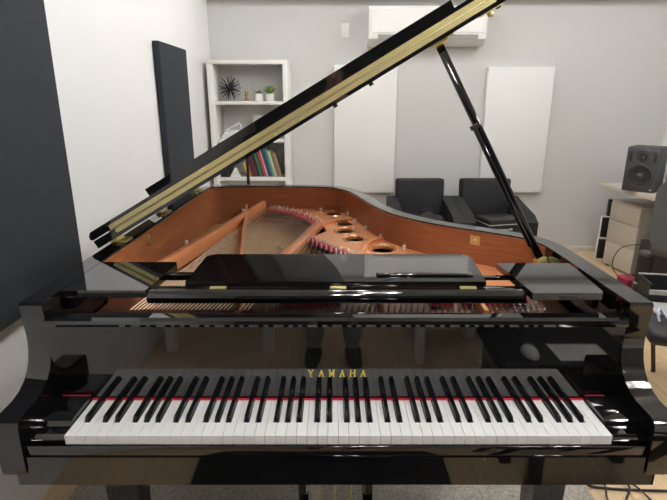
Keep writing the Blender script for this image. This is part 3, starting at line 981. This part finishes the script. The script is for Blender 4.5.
for i, (col, w, h, nm) in enumerate(reversed(BK)):
    m = mat('book_cover', tuple(min(0.8, 1.5 * q) for q in col), 0.55, noise=0.08, nscale=40)
    xb = x - w / math.cos(lean)
    t = thing('book', '%s book leaning left in the row on the bookcase shelf' % nm, 'book', (xb, 4.56, SH[2]), 0, 'books on the bookcase')
    mx = Matrix.Translation((xb + 0.0005, 4.55, SH[2] + 0.001)) @ Matrix.Rotation(lean, 4, 'Y')
    yo = random.uniform(0, 0.012)
    # rotated about its lower left corner so the lower edge rests on the shelf
    mx = Matrix.Translation((xb, 4.55 + yo, SH[2] + w * math.sin(-lean))) @ Matrix.Rotation(lean, 4, 'Y')
    mx = Matrix.Translation((xb, 4.55 + yo, SH[2] + 0.0005)) @ Matrix.Rotation(lean, 4, 'Y')
    mb = MB().box((0.0005, 0, 0), (0.0025, 0.15, h), 0, 1, mx).box((w - 0.0025, 0, 0), (w - 0.0005, 0.15, h), 0, 1, mx).box((0.0005, 0, 0), (w - 0.0005, 0.003, h), 0.001, 1, mx)
    mb.build('cover', m, t)
    MB().box((0.0027, 0.0032, 0.003), (w - 0.0027, 0.147, h - 0.003), 0, 1, mx).build('pages', M['paper'], t)
    x = xb
# white binder lying open below the books, and a silver case behind the rim
cd = MB().prism([(-0.925, SH[2] + 0.0005), (-0.825, SH[2] + 0.0005), (-0.868, SH[2] + 0.09), (-0.876, SH[2] + 0.09)], lambda u, v, w: (u, w, v), 4.508, 4.535, 0.001).build(
    'tent_card', M['white_plastic'], loc=(-0.875, 4.52, SH[2]))
tag(cd, 'white folded card standing at the left end of the book row', 'card')
# microphone stand behind the tail of the piano
ms = thing('microphone_stand', 'thin black upright stand behind the tail of the piano, before the bookcase', 'stand', (-0.60, 3.55, 0))
MB().lathe([(0.13, 0), (0.13, 0.012), (0.03, 0.03), (0.018, 0.03)], 28, Matrix.Translation((-0.60, 3.55, 0))).build('base', M['black_plastic'], ms)
MB().tube([(-0.60, 3.55, 0.028), (-0.60, 3.55, 1.10)], 0.011, 12).build('pole', M['black_plastic'], ms)
MB().lathe([(0.018, 0.80), (0.018, 0.86)], 12, Matrix.Translation((-0.60, 3.55, 0))).tube([(-0.60, 3.55, 0.83), (-0.64, 3.54, 0.83)], 0.007, 8).build('clamp', M['black_plastic'], ms)
# silver music keyboard case / printer on a low cabinet behind the tail
lc = thing('low_table', 'low white side table behind the tail of the piano near the bookcase', 'table', (-0.80, 3.85, 0))
MB().box((-1.02, 3.66, 0.56), (-0.66, 4.05, 0.585), 0.003).build('tabletop', M['white_lam'], lc)
for sx in (-1.0, -0.68):
    for sy in (3.69, 4.02):
        MB().box((sx - 0.018, sy - 0.018, 0), (sx + 0.018, sy + 0.018, 0.56), 0.003).build('leg', M['white_lam'], lc)
pr = thing('printer', 'silver grey printer on the low side table behind the piano tail', 'printer', (-0.84, 3.85, 0.585))
MB().box((-1.0, 3.69, 0.585), (-0.70, 4.0, 0.70), 0.010, 3).build('body', M['silver'], pr)
MB().bar((-0.99, 3.97, 0.70), (-0.99, 3.99, 0.78), 0.02, 0.01).bar((-0.85, 3.975, 0.695), (-0.85, 4.03, 0.80), 0.24, 0.006, 0.001, (0, 1, 0)).build('paper_tray', M['lightgrey_plastic'], pr)
MB().box((-0.97, 3.687, 0.61), (-0.73, 3.692, 0.64), 0.001).build('slot', M['black_plastic'], pr)

# ------------------------------------------------------------------ armchairs
def armchair(x0, x1, yf, label, name='armchair'):
    """x0..x1 outer width, yf front"""
    xc = (x0 + x1) / 2
    t = thing(name, label, 'armchair', (xc, yf + 0.35, 0), 0, 'black club armchairs')
    aw = 0.088
    MB().box((x0 + aw, yf + 0.05, 0.10), (x1 - aw, yf + 0.60, 0.26), 0.02, 3).build('base', M['black_fabric'], t)
    MB().box((x0 + aw + 0.003, yf, 0.262), (x1 - aw - 0.003, yf + 0.48, 0.40), 0.035, 4).build('seat', M['black_fabric'], t)
    mx = Matrix.Translation((xc, yf + 0.52, 0.26)) @ Matrix.Rotation(-0.10, 4, 'X')
    bw = (x1 - x0) / 2 - aw + 0.012
    MB().box((-bw, -0.055, 0), (bw, 0.075, 0.522), 0.022, 4, mx).build('backrest', M['black_fabric'], t)
    for a, b in ((x0, x0 + aw), (x1 - aw, x1)):
        MB().prism([(yf + 0.02, 0.10), (yf + 0.02, 0.50), (yf + 0.10, 0.545), (yf + 0.56, 0.625), (yf + 0.63, 0.60), (yf + 0.63, 0.10)], lambda u, v, w: (w, u, v), a, b, 0.022, 4).build('armrest', M['black_fabric'], t)
    for sx in (x0 + 0.06, x1 - 0.06):
        for sy in (yf + 0.08, yf + 0.56):
            MB().box((sx - 0.025, sy - 0.025, 0), (sx + 0.025, sy + 0.025, 0.102), 0.004).build('foot', M['black_plastic'], t)
    return t


armchair(0.485, 1.062, 3.95, 'left of the two black armchairs behind the piano, with a soft bag on its seat')
armchair(1.064, 1.655, 3.95, 'right of the two black armchairs behind the piano, beside the lid prop')
# soft bag on left chair
bg = thing('soft_bag', 'crumpled soft black bag lying on the left black armchair', 'bag', (0.77, 4.10, 0.40))
mb = MB().sphere((0.77, 4.12, 0.475), 0.1, (1.7, 1.25, 0.78), 28, 18)
for v in mb.bm.verts:
    v.co.z = max(0.402, v.co.z + 0.018 * math.sin(v.co.x * 37) * math.cos(v.co.y * 31))
mb.build('bag_body', M['black_bag'], bg)
MB().tube(catmull([(0.70, 4.08, 0.545), (0.73, 4.06, 0.585), (0.78, 4.06, 0.592), (0.84, 4.08, 0.55)], 6), 0.008, 8).build('strap', M['black_bag'], bg)
# hard case on right chair
cs = thing('equipment_case', 'flat black equipment case with grey edge on the right black armchair', 'case', (1.36, 4.06, 0.402), 0.25)
MB().box((-0.145, -0.11, 0.003), (0.145, 0.11, 0.13), 0.012, 3).build('case_body', M['black_plastic'], cs, world=False)
MB().box((-0.147, -0.112, 0.082), (0.147, 0.112, 0.092), 0.003).build('edge_trim', M['grey_plastic'], cs, world=False)
MB().tube([(-0.05, -0.108, 0.05), (-0.05, -0.13, 0.05), (0.05, -0.13, 0.05), (0.05, -0.108, 0.05)], 0.006, 8).build('handle', M['grey_plastic'], cs, world=False)

# ------------------------------------------------------------------ desk side on the right
RA = math.radians(9.0)       # the desk stands slightly askew
dk = thing('desk', 'light beige desk along the right wall carrying the loudspeaker', 'desk', (2.335, 4.40, 0), RA)
# local x to the right, local y towards the camera is negative
MB().box((0, -1.45, 0.715), (0.51, 0.0, 0.755), 0.004).build('desktop', M['beige_lam'], dk, world=False)
for x, y in ((0.03, -1.42), (0.46, -1.42), (0.46, -0.46)):
    MB().box((x, y, 0), (x + 0.03, y + 0.03, 0.715), 0.003).build('leg', M['beige_dark'], dk, world=False)
dc = thing('drawer_cabinet', 'beige three drawer cabinet on the floor under the desk', 'cabinet', (2.490, 4.434, 0), RA)
MB().box((0.006, -0.355, 0.02), (0.40, 0.0, 0.595), 0.003).build('body', M['beige_dark'], dc, world=False)
MB().box((-0.006, -0.36, 0.59), (0.402, 0.002, 0.605), 0.003).build('top', M['beige_lam'], dc, world=False)
for z0, z1 in ((0.02, 0.232), (0.236, 0.428), (0.432, 0.588)):
    dd = MB().box((-0.012, -0.355, z0), (0.006, -0.001, z1), 0.003).build('drawer', M['beige_lam'], dc, world=False)
for sx in (0.03, 0.37):
    for sy in (-0.33, -0.03):
        MB().box((sx - 0.02, sy - 0.02, 0), (sx + 0.02, sy + 0.02, 0.021)).build('foot', M['black_plastic'], dc, world=False)


def ring_disc(mb, mx, r, depth):
    mb.lathe([(r, 0.0), (r, 0.008), (r * 0.93, 0.010), (r * 0.86, 0.004), (r * 0.80, 0.003), (r * 0.30, -depth), (r * 0.28, -depth + 0.006), (r * 0.12, -depth + 0.014), (0.001, -depth + 0.016)], 32, mx)


# studio monitor: front normal towards the piano player
spk = thing('loudspeaker', 'dark grey two way loudspeaker on the left end of the beige desk', 'loudspeaker', (2.495, 4.06, 0.7555), math.radians(-44))
MB().box((-0.115, -0.13, 0), (0.115, 0.13, 0.345), 0.006, 3).build('cabinet', M['speaker_body'], spk, world=False)
MB().box((-0.113, -0.136, 0.003), (0.113, -0.128, 0.342), 0.004, 2).build('baffle', M['speaker_cone'], spk, world=False)
mxf = Matrix.Translation((0, -0.1365, 0.125)) @ Matrix.Rotation(PI / 2, 4, 'X')
mb = MB()
ring_disc(mb, mxf, 0.092, 0.0)
wf = mb.build('woofer', M['speaker_cone'], spk, world=False)
MB().lathe([(0.074, 0.0), (0.073, 0.012), (0.040, 0.005), (0.026, 0.006), (0.014, 0.012), (0.001, 0.014)], 32, mxf).build('cone', M['rubber'], wf, world=False)
mxf = Matrix.Translation((0, -0.1365, 0.268)) @ Matrix.Rotation(PI / 2, 4, 'X')
tw = MB().lathe([(0.060, 0.0), (0.059, 0.006), (0.035, 0.004), (0.022, 0.004)], 28, mxf).build('tweeter', M['speaker_cone'], spk, world=False)
MB().lathe([(0.034, 0.004), (0.032, 0.007), (0.014, 0.006), (0.010, 0.010), (0.001, 0.013)], 24, mxf).build('dome', M['black_plastic'], tw, world=False)
for px in (-0.085, 0.085):
    MB().box((px - 0.01, -0.139, 0.235), (px + 0.01, -0.1355, 0.315), 0.002).build('port', M['black_plastic'], spk, world=False)
o = MB().box((0.083, -0.139, 0.018), (0.093, -0.135, 0.026), 0.001).build('power_light', M['white_plastic'], spk, world=False)
# small black thing and papers on the desk
o = MB().box((2.555, 3.75, 0.7555), (2.66, 3.80, 0.785), 0.010, 3).box((2.60, 3.76, 0.785), (2.63, 3.79, 0.80), 0.005).build('desk_clip', M['black_plastic'], loc=(2.6, 3.77, 0.7555))
tag(o, 'small black clip on the desk in front of the loudspeaker', 'clip')
mon = thing('paper_box', 'white box with a yellow sticker behind the office chair on the desk', 'box', (2.83, 3.80, 0.7555))
MB().box((2.66, 3.93, 0.7555), (2.90, 4.05, 1.06), 0.004).build('carton', M['white_plastic'], mon)
MB().box((2.70, 3.9275, 0.86), (2.76, 3.9305, 0.90)).build('sticker', mat('yellow_paper', (0.7, 0.6, 0.05), 0.6), mon)

# stacked white framed boxes left of the cabinet, and the black one on top
def small_box(z, label, x=2.535, y=4.60):
    t = thing('stereo_box', label, 'stereo box', (x, y, z), math.radians(-12), 'white framed stereo boxes left of the cabinet')
    MB().box((-0.04, -0.018, 0), (0.04, 0.018, 0.208), 0.005, 2).build('shell', M['white_plastic'], t, world=False)
    MB().box((-0.034, -0.022, 0.009), (0.034, -0.016, 0.199), 0.003).build('grille', M['black_plastic'], t, world=False)
    return t


b1 = small_box(0, 'lower of two stacked white framed black stereo boxes beside the drawer cabinet')
b2 = copy_tree(b1)
b2.location = (2.54, 4.60, 0.2085)
b2['label'] = 'upper of two stacked white framed black stereo boxes beside the drawer cabinet'
o = MB().box((2.545, 4.58, 0.4170), (2.585, 4.62, 0.575), 0.006).build('black_box', M['black_plastic'], loc=(2.565, 4.60, 0.417))
tag(o, 'slim black box standing on the two stacked white framed stereo boxes', 'box')

# things on the floor before the cabinet
tw_ = thing('subwoofer', 'dark brown black subwoofer box on the floor before the drawer cabinet', 'subwoofer', (2.57, 3.86, 0), RA)
MB().box((-0.03, -0.17, 0.012), (0.18, 0.14, 0.36), 0.006, 2).build('cabinet', mat('black_ash', (0.022, 0.018, 0.016), 0.5, noise=0.2), tw_, world=False)
for sx in (-0.01, 0.16):
    for sy in (-0.15, 0.12):
        MB().box((sx - 0.012, sy - 0.012, 0), (sx + 0.012, sy + 0.012, 0.013)).build('foot', M['rubber'], tw_, world=False)
cy = thing('cylinder_can', 'black cylindrical canister with grey lid standing before the subwoofer box', 'canister', (2.235, 3.44, 0))
MB().lathe([(0.052, 0), (0.054, 0.01), (0.054, 0.39), (0.050, 0.395)], 28, Matrix.Translation((2.235, 3.44, 0))).build('body', M['black_plastic'], cy)
MB().lathe([(0.055, 0.395), (0.055, 0.411), (0.050, 0.418), (0.001, 0.419)], 28, Matrix.Translation((2.235, 3.44, 0))).build('lid', M['lid_grey'], cy)
MB().lathe([(0.0552, 0.18), (0.0552, 0.19)], 28, Matrix.Translation((2.235, 3.44, 0))).build('band', M['grey_plastic'], cy)
rb = thing('red_box', 'small dark red box on the wooden floor before the drawer cabinet', 'box', (2.355, 3.80, 0), 0.2)
MB().box((-0.055, -0.06, 0), (0.055, 0.06, 0.085), 0.004).build('carton', M['crimson'], rb, world=False)
MB().box((-0.057, -0.062, 0.085), (0.057, 0.062, 0.10), 0.003).build('lid', mat('pink_red_card', (0.36, 0.05, 0.09), 0.5), rb, world=False)
cab = MB().tube(catmull([(2.47, 3.66, 0.004), (2.36, 3.93, 0.05), (2.31, 3.98, 0.16), (2.34, 3.94, 0.30), (2.42, 3.83, 0.36), (2.49, 3.78, 0.37)], 8), 0.0035, 6).build('cable', M['black_plastic'], loc=(2.4, 3.8, 0.02))
tag(cab, 'thin black cable looping in front of the beige drawers', 'cable')

# office chair: rounded charcoal back seen from behind
oc = thing('office_chair', 'charcoal office chair with tall rounded back at the desk', 'chair', (2.49, 3.22, 0), math.radians(25))
def rounded_slab(w, h, t, r, bulge, mx, name, m, parent):
    mb = MB()
    pts = []
    for cxx, czz, a0 in ((w / 2 - r, h - r, 0), (-w / 2 + r, h - r, 90), (-w / 2 + r * 0.8, r * 0.8, 180), (w / 2 - r * 0.8, r * 0.8, 270)):
        for k in range(7):
            a = math.radians(a0 + 15 * k)
            rr = r if a0 < 180 else r * 0.8
            pts.append((cxx + rr * math.cos(a), czz + rr * math.sin(a)))
    mb.prism(pts, lambda u, v, w_: mx @ Vector((u, w_ + bulge * (1 - (2 * u / w) ** 2), v)), -t / 2, t / 2, min(0.02, t * 0.4), 3)
    return mb.build(name, m, parent, world=False)
MXB = Matrix.Translation((-0.24, -0.02, 0.50)) @ Matrix.Rotation(-PI / 2 + 0.12, 4, 'Z') @ Matrix.Rotation(0.05, 4, 'X')
rounded_slab(0.47, 0.47, 0.075, 0.11, -0.03, MXB, 'backrest', M['chair_grey'], oc)
MB().box((-0.23, -0.25, 0.43), (0.24, 0.25, 0.50), 0.03, 4).build('seat', M['chair_grey'], oc, world=False)
MB().bar((-0.10, 0, 0.42), (-0.27, -0.02, 0.45), 0.05, 0.02, 0.004).bar((-0.28, -0.02, 0.44), (-0.29, -0.02, 0.62), 0.05, 0.02, 0.004, (1, 0, 0)).build('back_bracket', M['black_plastic'], oc, world=False)
MB().lathe([(0.03, 0.10), (0.03, 0.28), (0.02, 0.28), (0.02, 0.432)], 16).build('gas_lift', M['black_plastic'], oc, world=False)
for k in range(5):
    a = k * 2 * PI / 5 + 0.3
    lg = MB().bar((0, 0, 0.105), (0.28 * math.cos(a), 0.28 * math.sin(a), 0.075), 0.045, 0.03, 0.006).build('star_leg', M['black_plastic'], oc, world=False)
    MB().tube([(0.28 * math.cos(a) - 0.02, 0.28 * math.sin(a), 0.028), (0.28 * math.cos(a) + 0.02, 0.28 * math.sin(a), 0.028)], 0.028, 14).bar(
        (0.28 * math.cos(a), 0.28 * math.sin(a), 0.03), (0.28 * math.cos(a), 0.28 * math.sin(a), 0.075), 0.018, 0.018).build('castor', M['rubber'], lg, world=False)

# side chair right behind the piano's right arm, with a crate and folder on it
sc_ = thing('side_chair', 'black padded side chair with slim dark legs behind the right piano arm', 'chair', (1.75, 2.18, 0), math.radians(-18))
MB().box((-0.29, -0.26, 0.405), (0.26, 0.30, 0.475), 0.032, 4).build('seat', M['black_bag'], sc_, world=False)
for sx, sy, fx_, fy in ((-0.2, -0.2, -0.26, -0.10), (0.2, -0.2, 0.24, -0.24), (-0.16, 0.22, -0.07, 0.325), (0.2, 0.24, 0.24, 0.30)):
    if sx < 0 and sy < 0:
        fx_, fy = 0.02, -0.22
        sx, sy = 0.02, -0.2
    MB().tube([(sx, sy, 0.41), (fx_, fy, 0.012), (fx_, fy, 0.0)], [0.011, 0.011, 0.013], 10).build('leg', mat('dark_bronze_metal', (0.05, 0.038, 0.028), 0.35, metal=0.6), sc_, world=False)
cr = thing('open_crate', 'open black crate with grey rim on the back of the padded side chair', 'crate', (1.80, 2.40, 0.4755), math.radians(-10))
W_, D_, H_ = 0.21, 0.075, 0.10
MB().box((-W_, -D_, 0), (W_, D_, 0.008)).box((-W_, -D_, 0), (-W_ + 0.008, D_, H_)).box((W_ - 0.008, -D_, 0), (W_, D_, H_)).box((-W_, D_ - 0.008, 0), (W_, D_, H_)).box(
    (-W_, -D_, 0), (W_, -D_ + 0.008, H_ - 0.035)).build('crate_body', M['black_plastic'], cr, world=False)
MB().box((-W_ - 0.003, D_ - 0.010, H_), (W_ + 0.003, D_ + 0.003, H_ + 0.008), 0.002).box((-W_ - 0.003, -D_ - 0.012, H_ - 0.055), (W_ + 0.003, -D_, H_ - 0.030), 0.002).build('rim', M['grey_plastic'], cr, world=False)
fo = thing('folder', 'grey folder with a dark blue letter on the padded side chair', 'folder', (1.665, 2.24, 0.4755), math.radians(-12))
MB().box((-0.13, -0.06, 0), (0.13, 0.085, 0.012), 0.003).build('cover', M['grey_plastic'], fo, world=False)
MB().box((-0.035, -0.025, 0.012), (-0.022, 0.045, 0.013)).box((-0.035, 0.035, 0.012), (0.005, 0.045, 0.013)).box((-0.035, -0.025, 0.012), (0.005, -0.015, 0.013)).box(
    (0.003, -0.018, 0.012), (0.015, 0.038, 0.013)).build('letter', M['navy'], fo, world=False)
cl_ = MB().tube(catmull([(1.49, 2.12, 0.482), (1.485, 2.13, 0.51), (1.50, 2.15, 0.53), (1.525, 2.16, 0.51), (1.54, 2.12, 0.482)], 6), 0.006, 8).build('cable_loop', M['blue_white'], loc=(1.5, 2.12, 0.4755))
tag(cl_, 'pale blue white cable loop on the padded side chair', 'cable')

# cables on the floor to the right of the rug
def cable(pts, r, label):
    o = MB().tube(catmull(pts, 8), r, 8).build('cable', M['black_plastic'], loc=pts[0])
    return tag(o, label, 'cable')


cable([(0.985, 1.632, 0.017), (1.03, 1.622, 0.006), (1.25, 1.605, 0.006), (1.9, 1.60, 0.006), (2.6, 1.8, 0.006)], 0.005, 'straight dark cable crossing the wooden floor right of the rug')
cable([(1.055, 1.95, 0.004), (1.06, 1.70, 0.004), (1.055, 1.62, 0.015), (1.035, 1.55, 0.004), (1.03, 1.40, 0.004), (1.08, 1.2, 0.004)], 0.0035, 'left of three thin cables curling on the floor by the rug')
cable([(1.14, 1.95, 0.004), (1.15, 1.70, 0.004), (1.145, 1.61, 0.015), (1.10, 1.55, 0.004), (1.07, 1.45, 0.004), (1.12, 1.2, 0.004)], 0.0042, 'middle of three thin cables curling on the floor by the rug')
cable([(1.19, 1.95, 0.004), (1.165, 1.70, 0.004), (1.18, 1.60, 0.015), (1.20, 1.53, 0.004), (1.19, 1.40, 0.004), (1.16, 1.2, 0.004)], 0.0035, 'right of three thin cables curling on the floor by the rug')

# ------------------------------------------------------------------ behind the player: seen only as reflections in the lacquer
wb = thing('white_bench', 'low white bench behind the player, mirrored in the fallboard', 'bench', (0.68, -0.55, 0))
MB().box((0.44, -0.80, 0.37), (0.92, -0.36, 0.40), 0.004).build('top', M['white_lam'], wb)
MB().box((0.47, -0.42, 0.28), (0.89, -0.40, 0.37), 0.003).build('apron', M['white_lam'], wb)
for x in (0.49, 0.87):
    for y in (-0.76, -0.41):
        MB().box((x - 0.028, y - 0.028, 0), (x + 0.028, y + 0.028, 0.37), 0.004).build('leg', M['white_lam'], wb)
wt = thing('white_table', 'white table behind the player to the left, one leg mirrored in the fallboard', 'table', (-0.6, -0.9, 0))
MB().box((-1.02, -1.25, 0.70), (-0.34, -0.52, 0.735), 0.004).build('top', M['white_lam'], wt)
for x in (-0.98, -0.39):
    for y in (-1.2, -0.57):
        MB().box((x - 0.03, y - 0.03, 0), (x + 0.03, y + 0.03, 0.70), 0.004).build('leg', M['white_lam'], wt)
wc = thing('white_cabinet', 'white drawer cabinet on castors behind the player to the right', 'cabinet', (1.45, -0.85, 0))
MB().box((1.02, -1.1, 0.07), (1.90, -0.62, 0.62), 0.004).build('body', M['white_lam'], wc)
for z in (0.09, 0.35):
    dd = MB().box((1.04, -0.62, z), (1.88, -0.60, z + 0.245), 0.003).build('drawer', M['white_lam'], wc)
    MB().box((1.40, -0.60, z + 0.18), (1.52, -0.585, z + 0.195), 0.003).build('handle', M['chrome'], dd)
for x in (1.08, 1.84):
    for y in (-1.04, -0.68):
        MB().tube([(x - 0.014, y, 0.036), (x + 0.014, y, 0.036)], 0.034, 14).build('castor', M['rubber'], wc)
pbn = thing('piano_bench', 'black padded piano bench pushed aside to the right of the player', 'bench', (0.95, 0.25, 0))
MB().box((0.66, 0.06, 0.41), (1.24, 0.45, 0.465), 0.025, 4).build('seat', M['black_bag'], pbn)
MB().box((0.69, 0.09, 0.34), (1.21, 0.42, 0.41), 0.004).build('apron', M['lacquer'], pbn)
for x in (0.715, 1.185):
    for y in (0.115, 0.395):
        MB().box((x - 0.024, y - 0.024, 0), (x + 0.024, y + 0.024, 0.345), 0.004).build('leg', M['lacquer'], pbn)
mo = MB().sphere((0.80, 0.36, 0.4655), 0.05, (0.65, 1.15, 0.66), 20, 14)
for v in mo.bm.verts:
    v.co.z = max(0.4655, v.co.z)
mo = mo.build('computer_mouse', M['white_plastic'], loc=(0.80, 0.36, 0.4655))
tag(mo, 'white computer mouse lying on the black piano bench', 'mouse')
sh = MB().box((0.90, 0.28, 0.4653), (1.11, 0.42, 0.4668)).build('paper_sheet', M['paper'], loc=(1.0, 0.35, 0.4655))
tag(sh, 'white sheet of paper on the black piano bench', 'paper')

o = MB().box((-0.56, 0.02, 0.0), (0.46, 0.46, 0.02), 0.006).build('floor_mat', M['satin_black'], loc=(0, 0.24, 0))
tag(o, 'black mat on the wooden floor in front of the keyboard', 'mat')

# the photographer, standing behind the camera with a phone; the legs show in the fallboard
def skinned(name, verts, edges, radii, m, parent, root=0, sub=2):
    me = bpy.data.meshes.new(name)
    me.from_pydata([Vector(v) for v in verts], edges, [])
    o = bpy.data.objects.new(name, me)
    C.objects.link(o)
    sk = o.modifiers.new('skin', 'SKIN')
    ss = o.modifiers.new('sub', 'SUBSURF')
    ss.levels = ss.render_levels = sub
    for i, r in enumerate(radii):
        d_ = me.skin_vertices[0].data[i]
        d_.radius = r if isinstance(r, tuple) else (r, r)
        d_.use_root = (i == root)
    dg_ = bpy.context.evaluated_depsgraph_get()
    dg_.update()
    out = bpy.data.meshes.new_from_object(o.evaluated_get(dg_))
    bpy.data.objects.remove(o)
    out.name = name
    return link_mesh(name, out, m, parent, sharp=3.0)


YP = -0.44
person = thing('person', 'person in dark shirt and grey jeans holding up a phone behind the piano keyboard', 'person', (0, YP, 0))
V_, E_, R_ = [], [], []


def add(co, r, link=None):
    V_.append(co); R_.append(r)
    if link is not None:
        E_.append((link, len(V_) - 1))
    return len(V_) - 1


pel = add((0, YP, 0.95), (0.15, 0.10))
wa = add((0, YP, 1.10), (0.135, 0.095), pel)
ch = add((0, YP, 1.30), (0.155, 0.105), wa)
nk0 = add((0, YP, 1.44), (0.09, 0.07), ch)
nk = add((0, YP + 0.01, 1.51), 0.050, nk0)
h0 = add((0, YP + 0.025, 1.585), (0.066, 0.085), nk)
h1 = add((0, YP + 0.02, 1.685), (0.082, 0.102), h0)
h2 = add((0, YP + 0.01, 1.75), (0.055, 0.07), h1)
for s_ in (-1, 1):
    hp = add((s_ * 0.09, YP, 0.90), 0.088, pel)
    kn = add((s_ * 0.105, YP + 0.02, 0.50), 0.058, hp)
    cf = add((s_ * 0.108, YP - 0.005, 0.34), 0.055, kn)
    an = add((s_ * 0.11, YP - 0.01, 0.09), 0.038, cf)
    ft = add((s_ * 0.125, YP + 0.10, 0.04), 0.033, an)
    shd = add((s_ * 0.175, YP, 1.40), 0.062, nk0)
    el = add((s_ * 0.24, YP + 0.08, 1.14), 0.043, shd)
    wr = add((s_ * 0.10, YP + 0.27, 1.335), 0.027, el)
    pm = add((s_ * 0.088, YP + 0.325, 1.375), (0.018, 0.036), wr)
    th = add((s_ * 0.062, YP + 0.315, 1.395), 0.011, pm)
    add((s_ * 0.045, YP + 0.325, 1.415), 0.009, th)
    for q, (dz, ln) in enumerate(((0.03, 0.9), (0.010, 1.0), (-0.010, 0.95), (-0.028, 0.75))):
        f1 = add((s_ * 0.085, YP + 0.365, 1.385 + dz), 0.0095, pm)
        f2 = add((s_ * (0.085 - 0.025 * ln), YP + 0.378, 1.39 + dz), 0.0085, f1)
        add((s_ * (0.085 - 0.045 * ln), YP + 0.372, 1.392 + dz), 0.0075, f2)
skinned('body', V_, E_, R_, M['skin'], person)
VB = list(V_)


def clothes(name, idx, grow, m, extra, link):
    """a skin a little larger than the body's, with one more vertex that forms the waistband or hem"""
    mp_ = {k: i for i, k in enumerate(idx)}
    es = [(mp_[a], mp_[b]) for a, b in E_ if a in mp_ and b in mp_]
    rr = []
    for k in idx:
        r = R_[k]
        rr.append(tuple(q + grow for q in r) if isinstance(r, tuple) else r + grow)
    vv = [V_[k] for k in idx] + [extra[0]]
    rr.append(extra[1])
    es.append((mp_[link], len(vv) - 1))
    return skinned(name, vv, es, rr, m, person)


step = (len(V_) - 8) // 2
legs = [pel]
top = [wa, ch, nk0]
for q in range(2):
    b = 8 + q * step
    legs += [b, b + 1, b + 2, b + 3]
    top += [b + 5, b + 6, b + 7]
clothes('trousers', legs, 0.016, M['denim'], ((0, YP, 1.10), (0.120, 0.085)), pel)
clothes('shirt', top, 0.024, M['shirt'], ((0, YP, 0.84), (0.205, 0.150)), wa)
for s_ in (-1, 1):
    skinned('shoe', [(s_ * 0.11, YP - 0.05, 0.055), (s_ * 0.113, YP + 0.01, 0.06), (s_ * 0.122, YP + 0.10, 0.048), (s_ * 0.128, YP + 0.17, 0.040)], [(0, 1), (1, 2), (2, 3)],
            [0.048, 0.056, 0.046, 0.034], M['rubber'], person)
hb = MB().sphere((0, YP + 0.005, 1.715), 0.1, (0.93, 1.10, 0.82), 24, 16)
bmesh.ops.delete(hb.bm, geom=[v for v in hb.bm.verts if v.co.z < 1.66 or (v.co.y > YP + 0.075 and v.co.z < 1.735)], context='VERTS')
hb.build('hair', M['hair'], person)
for s_ in (-1, 1):
    MB().sphere((s_ * 0.028, YP + 0.108, 1.668), 0.010, (1, 0.7, 0.8), 12, 8).build('eye', M['white_plastic'], person)
    MB().sphere((s_ * 0.028, YP + 0.1145, 1.668), 0.005, (1, 0.4, 1), 10, 8).build('iris', M['hair'], person)
    MB().sphere((s_ * 0.084, YP + 0.015, 1.65), 0.026, (0.35, 0.7, 1.1), 12, 8).build('ear', M['skin'], person)
MB().prism([(YP + 0.100, 1.665), (YP + 0.132, 1.632), (YP + 0.105, 1.622)], lambda u, v, w: (w, u, v), -0.012, 0.012, 0.004, 2).build('nose', M['skin'], person)
MB().sphere((0, YP + 0.104, 1.598), 0.022, (1.0, 0.35, 0.28), 14, 8).build('mouth', mat('lips', (0.42, 0.16, 0.13), 0.5), person)
ph = MB().box((-0.045, -0.068, 1.355), (0.045, -0.060, 1.44), 0.004, 2).build('phone', M['black_plastic'], loc=(0, -0.064, 1.355))
tag(ph, 'black phone held up by the person behind the keyboard', 'phone')
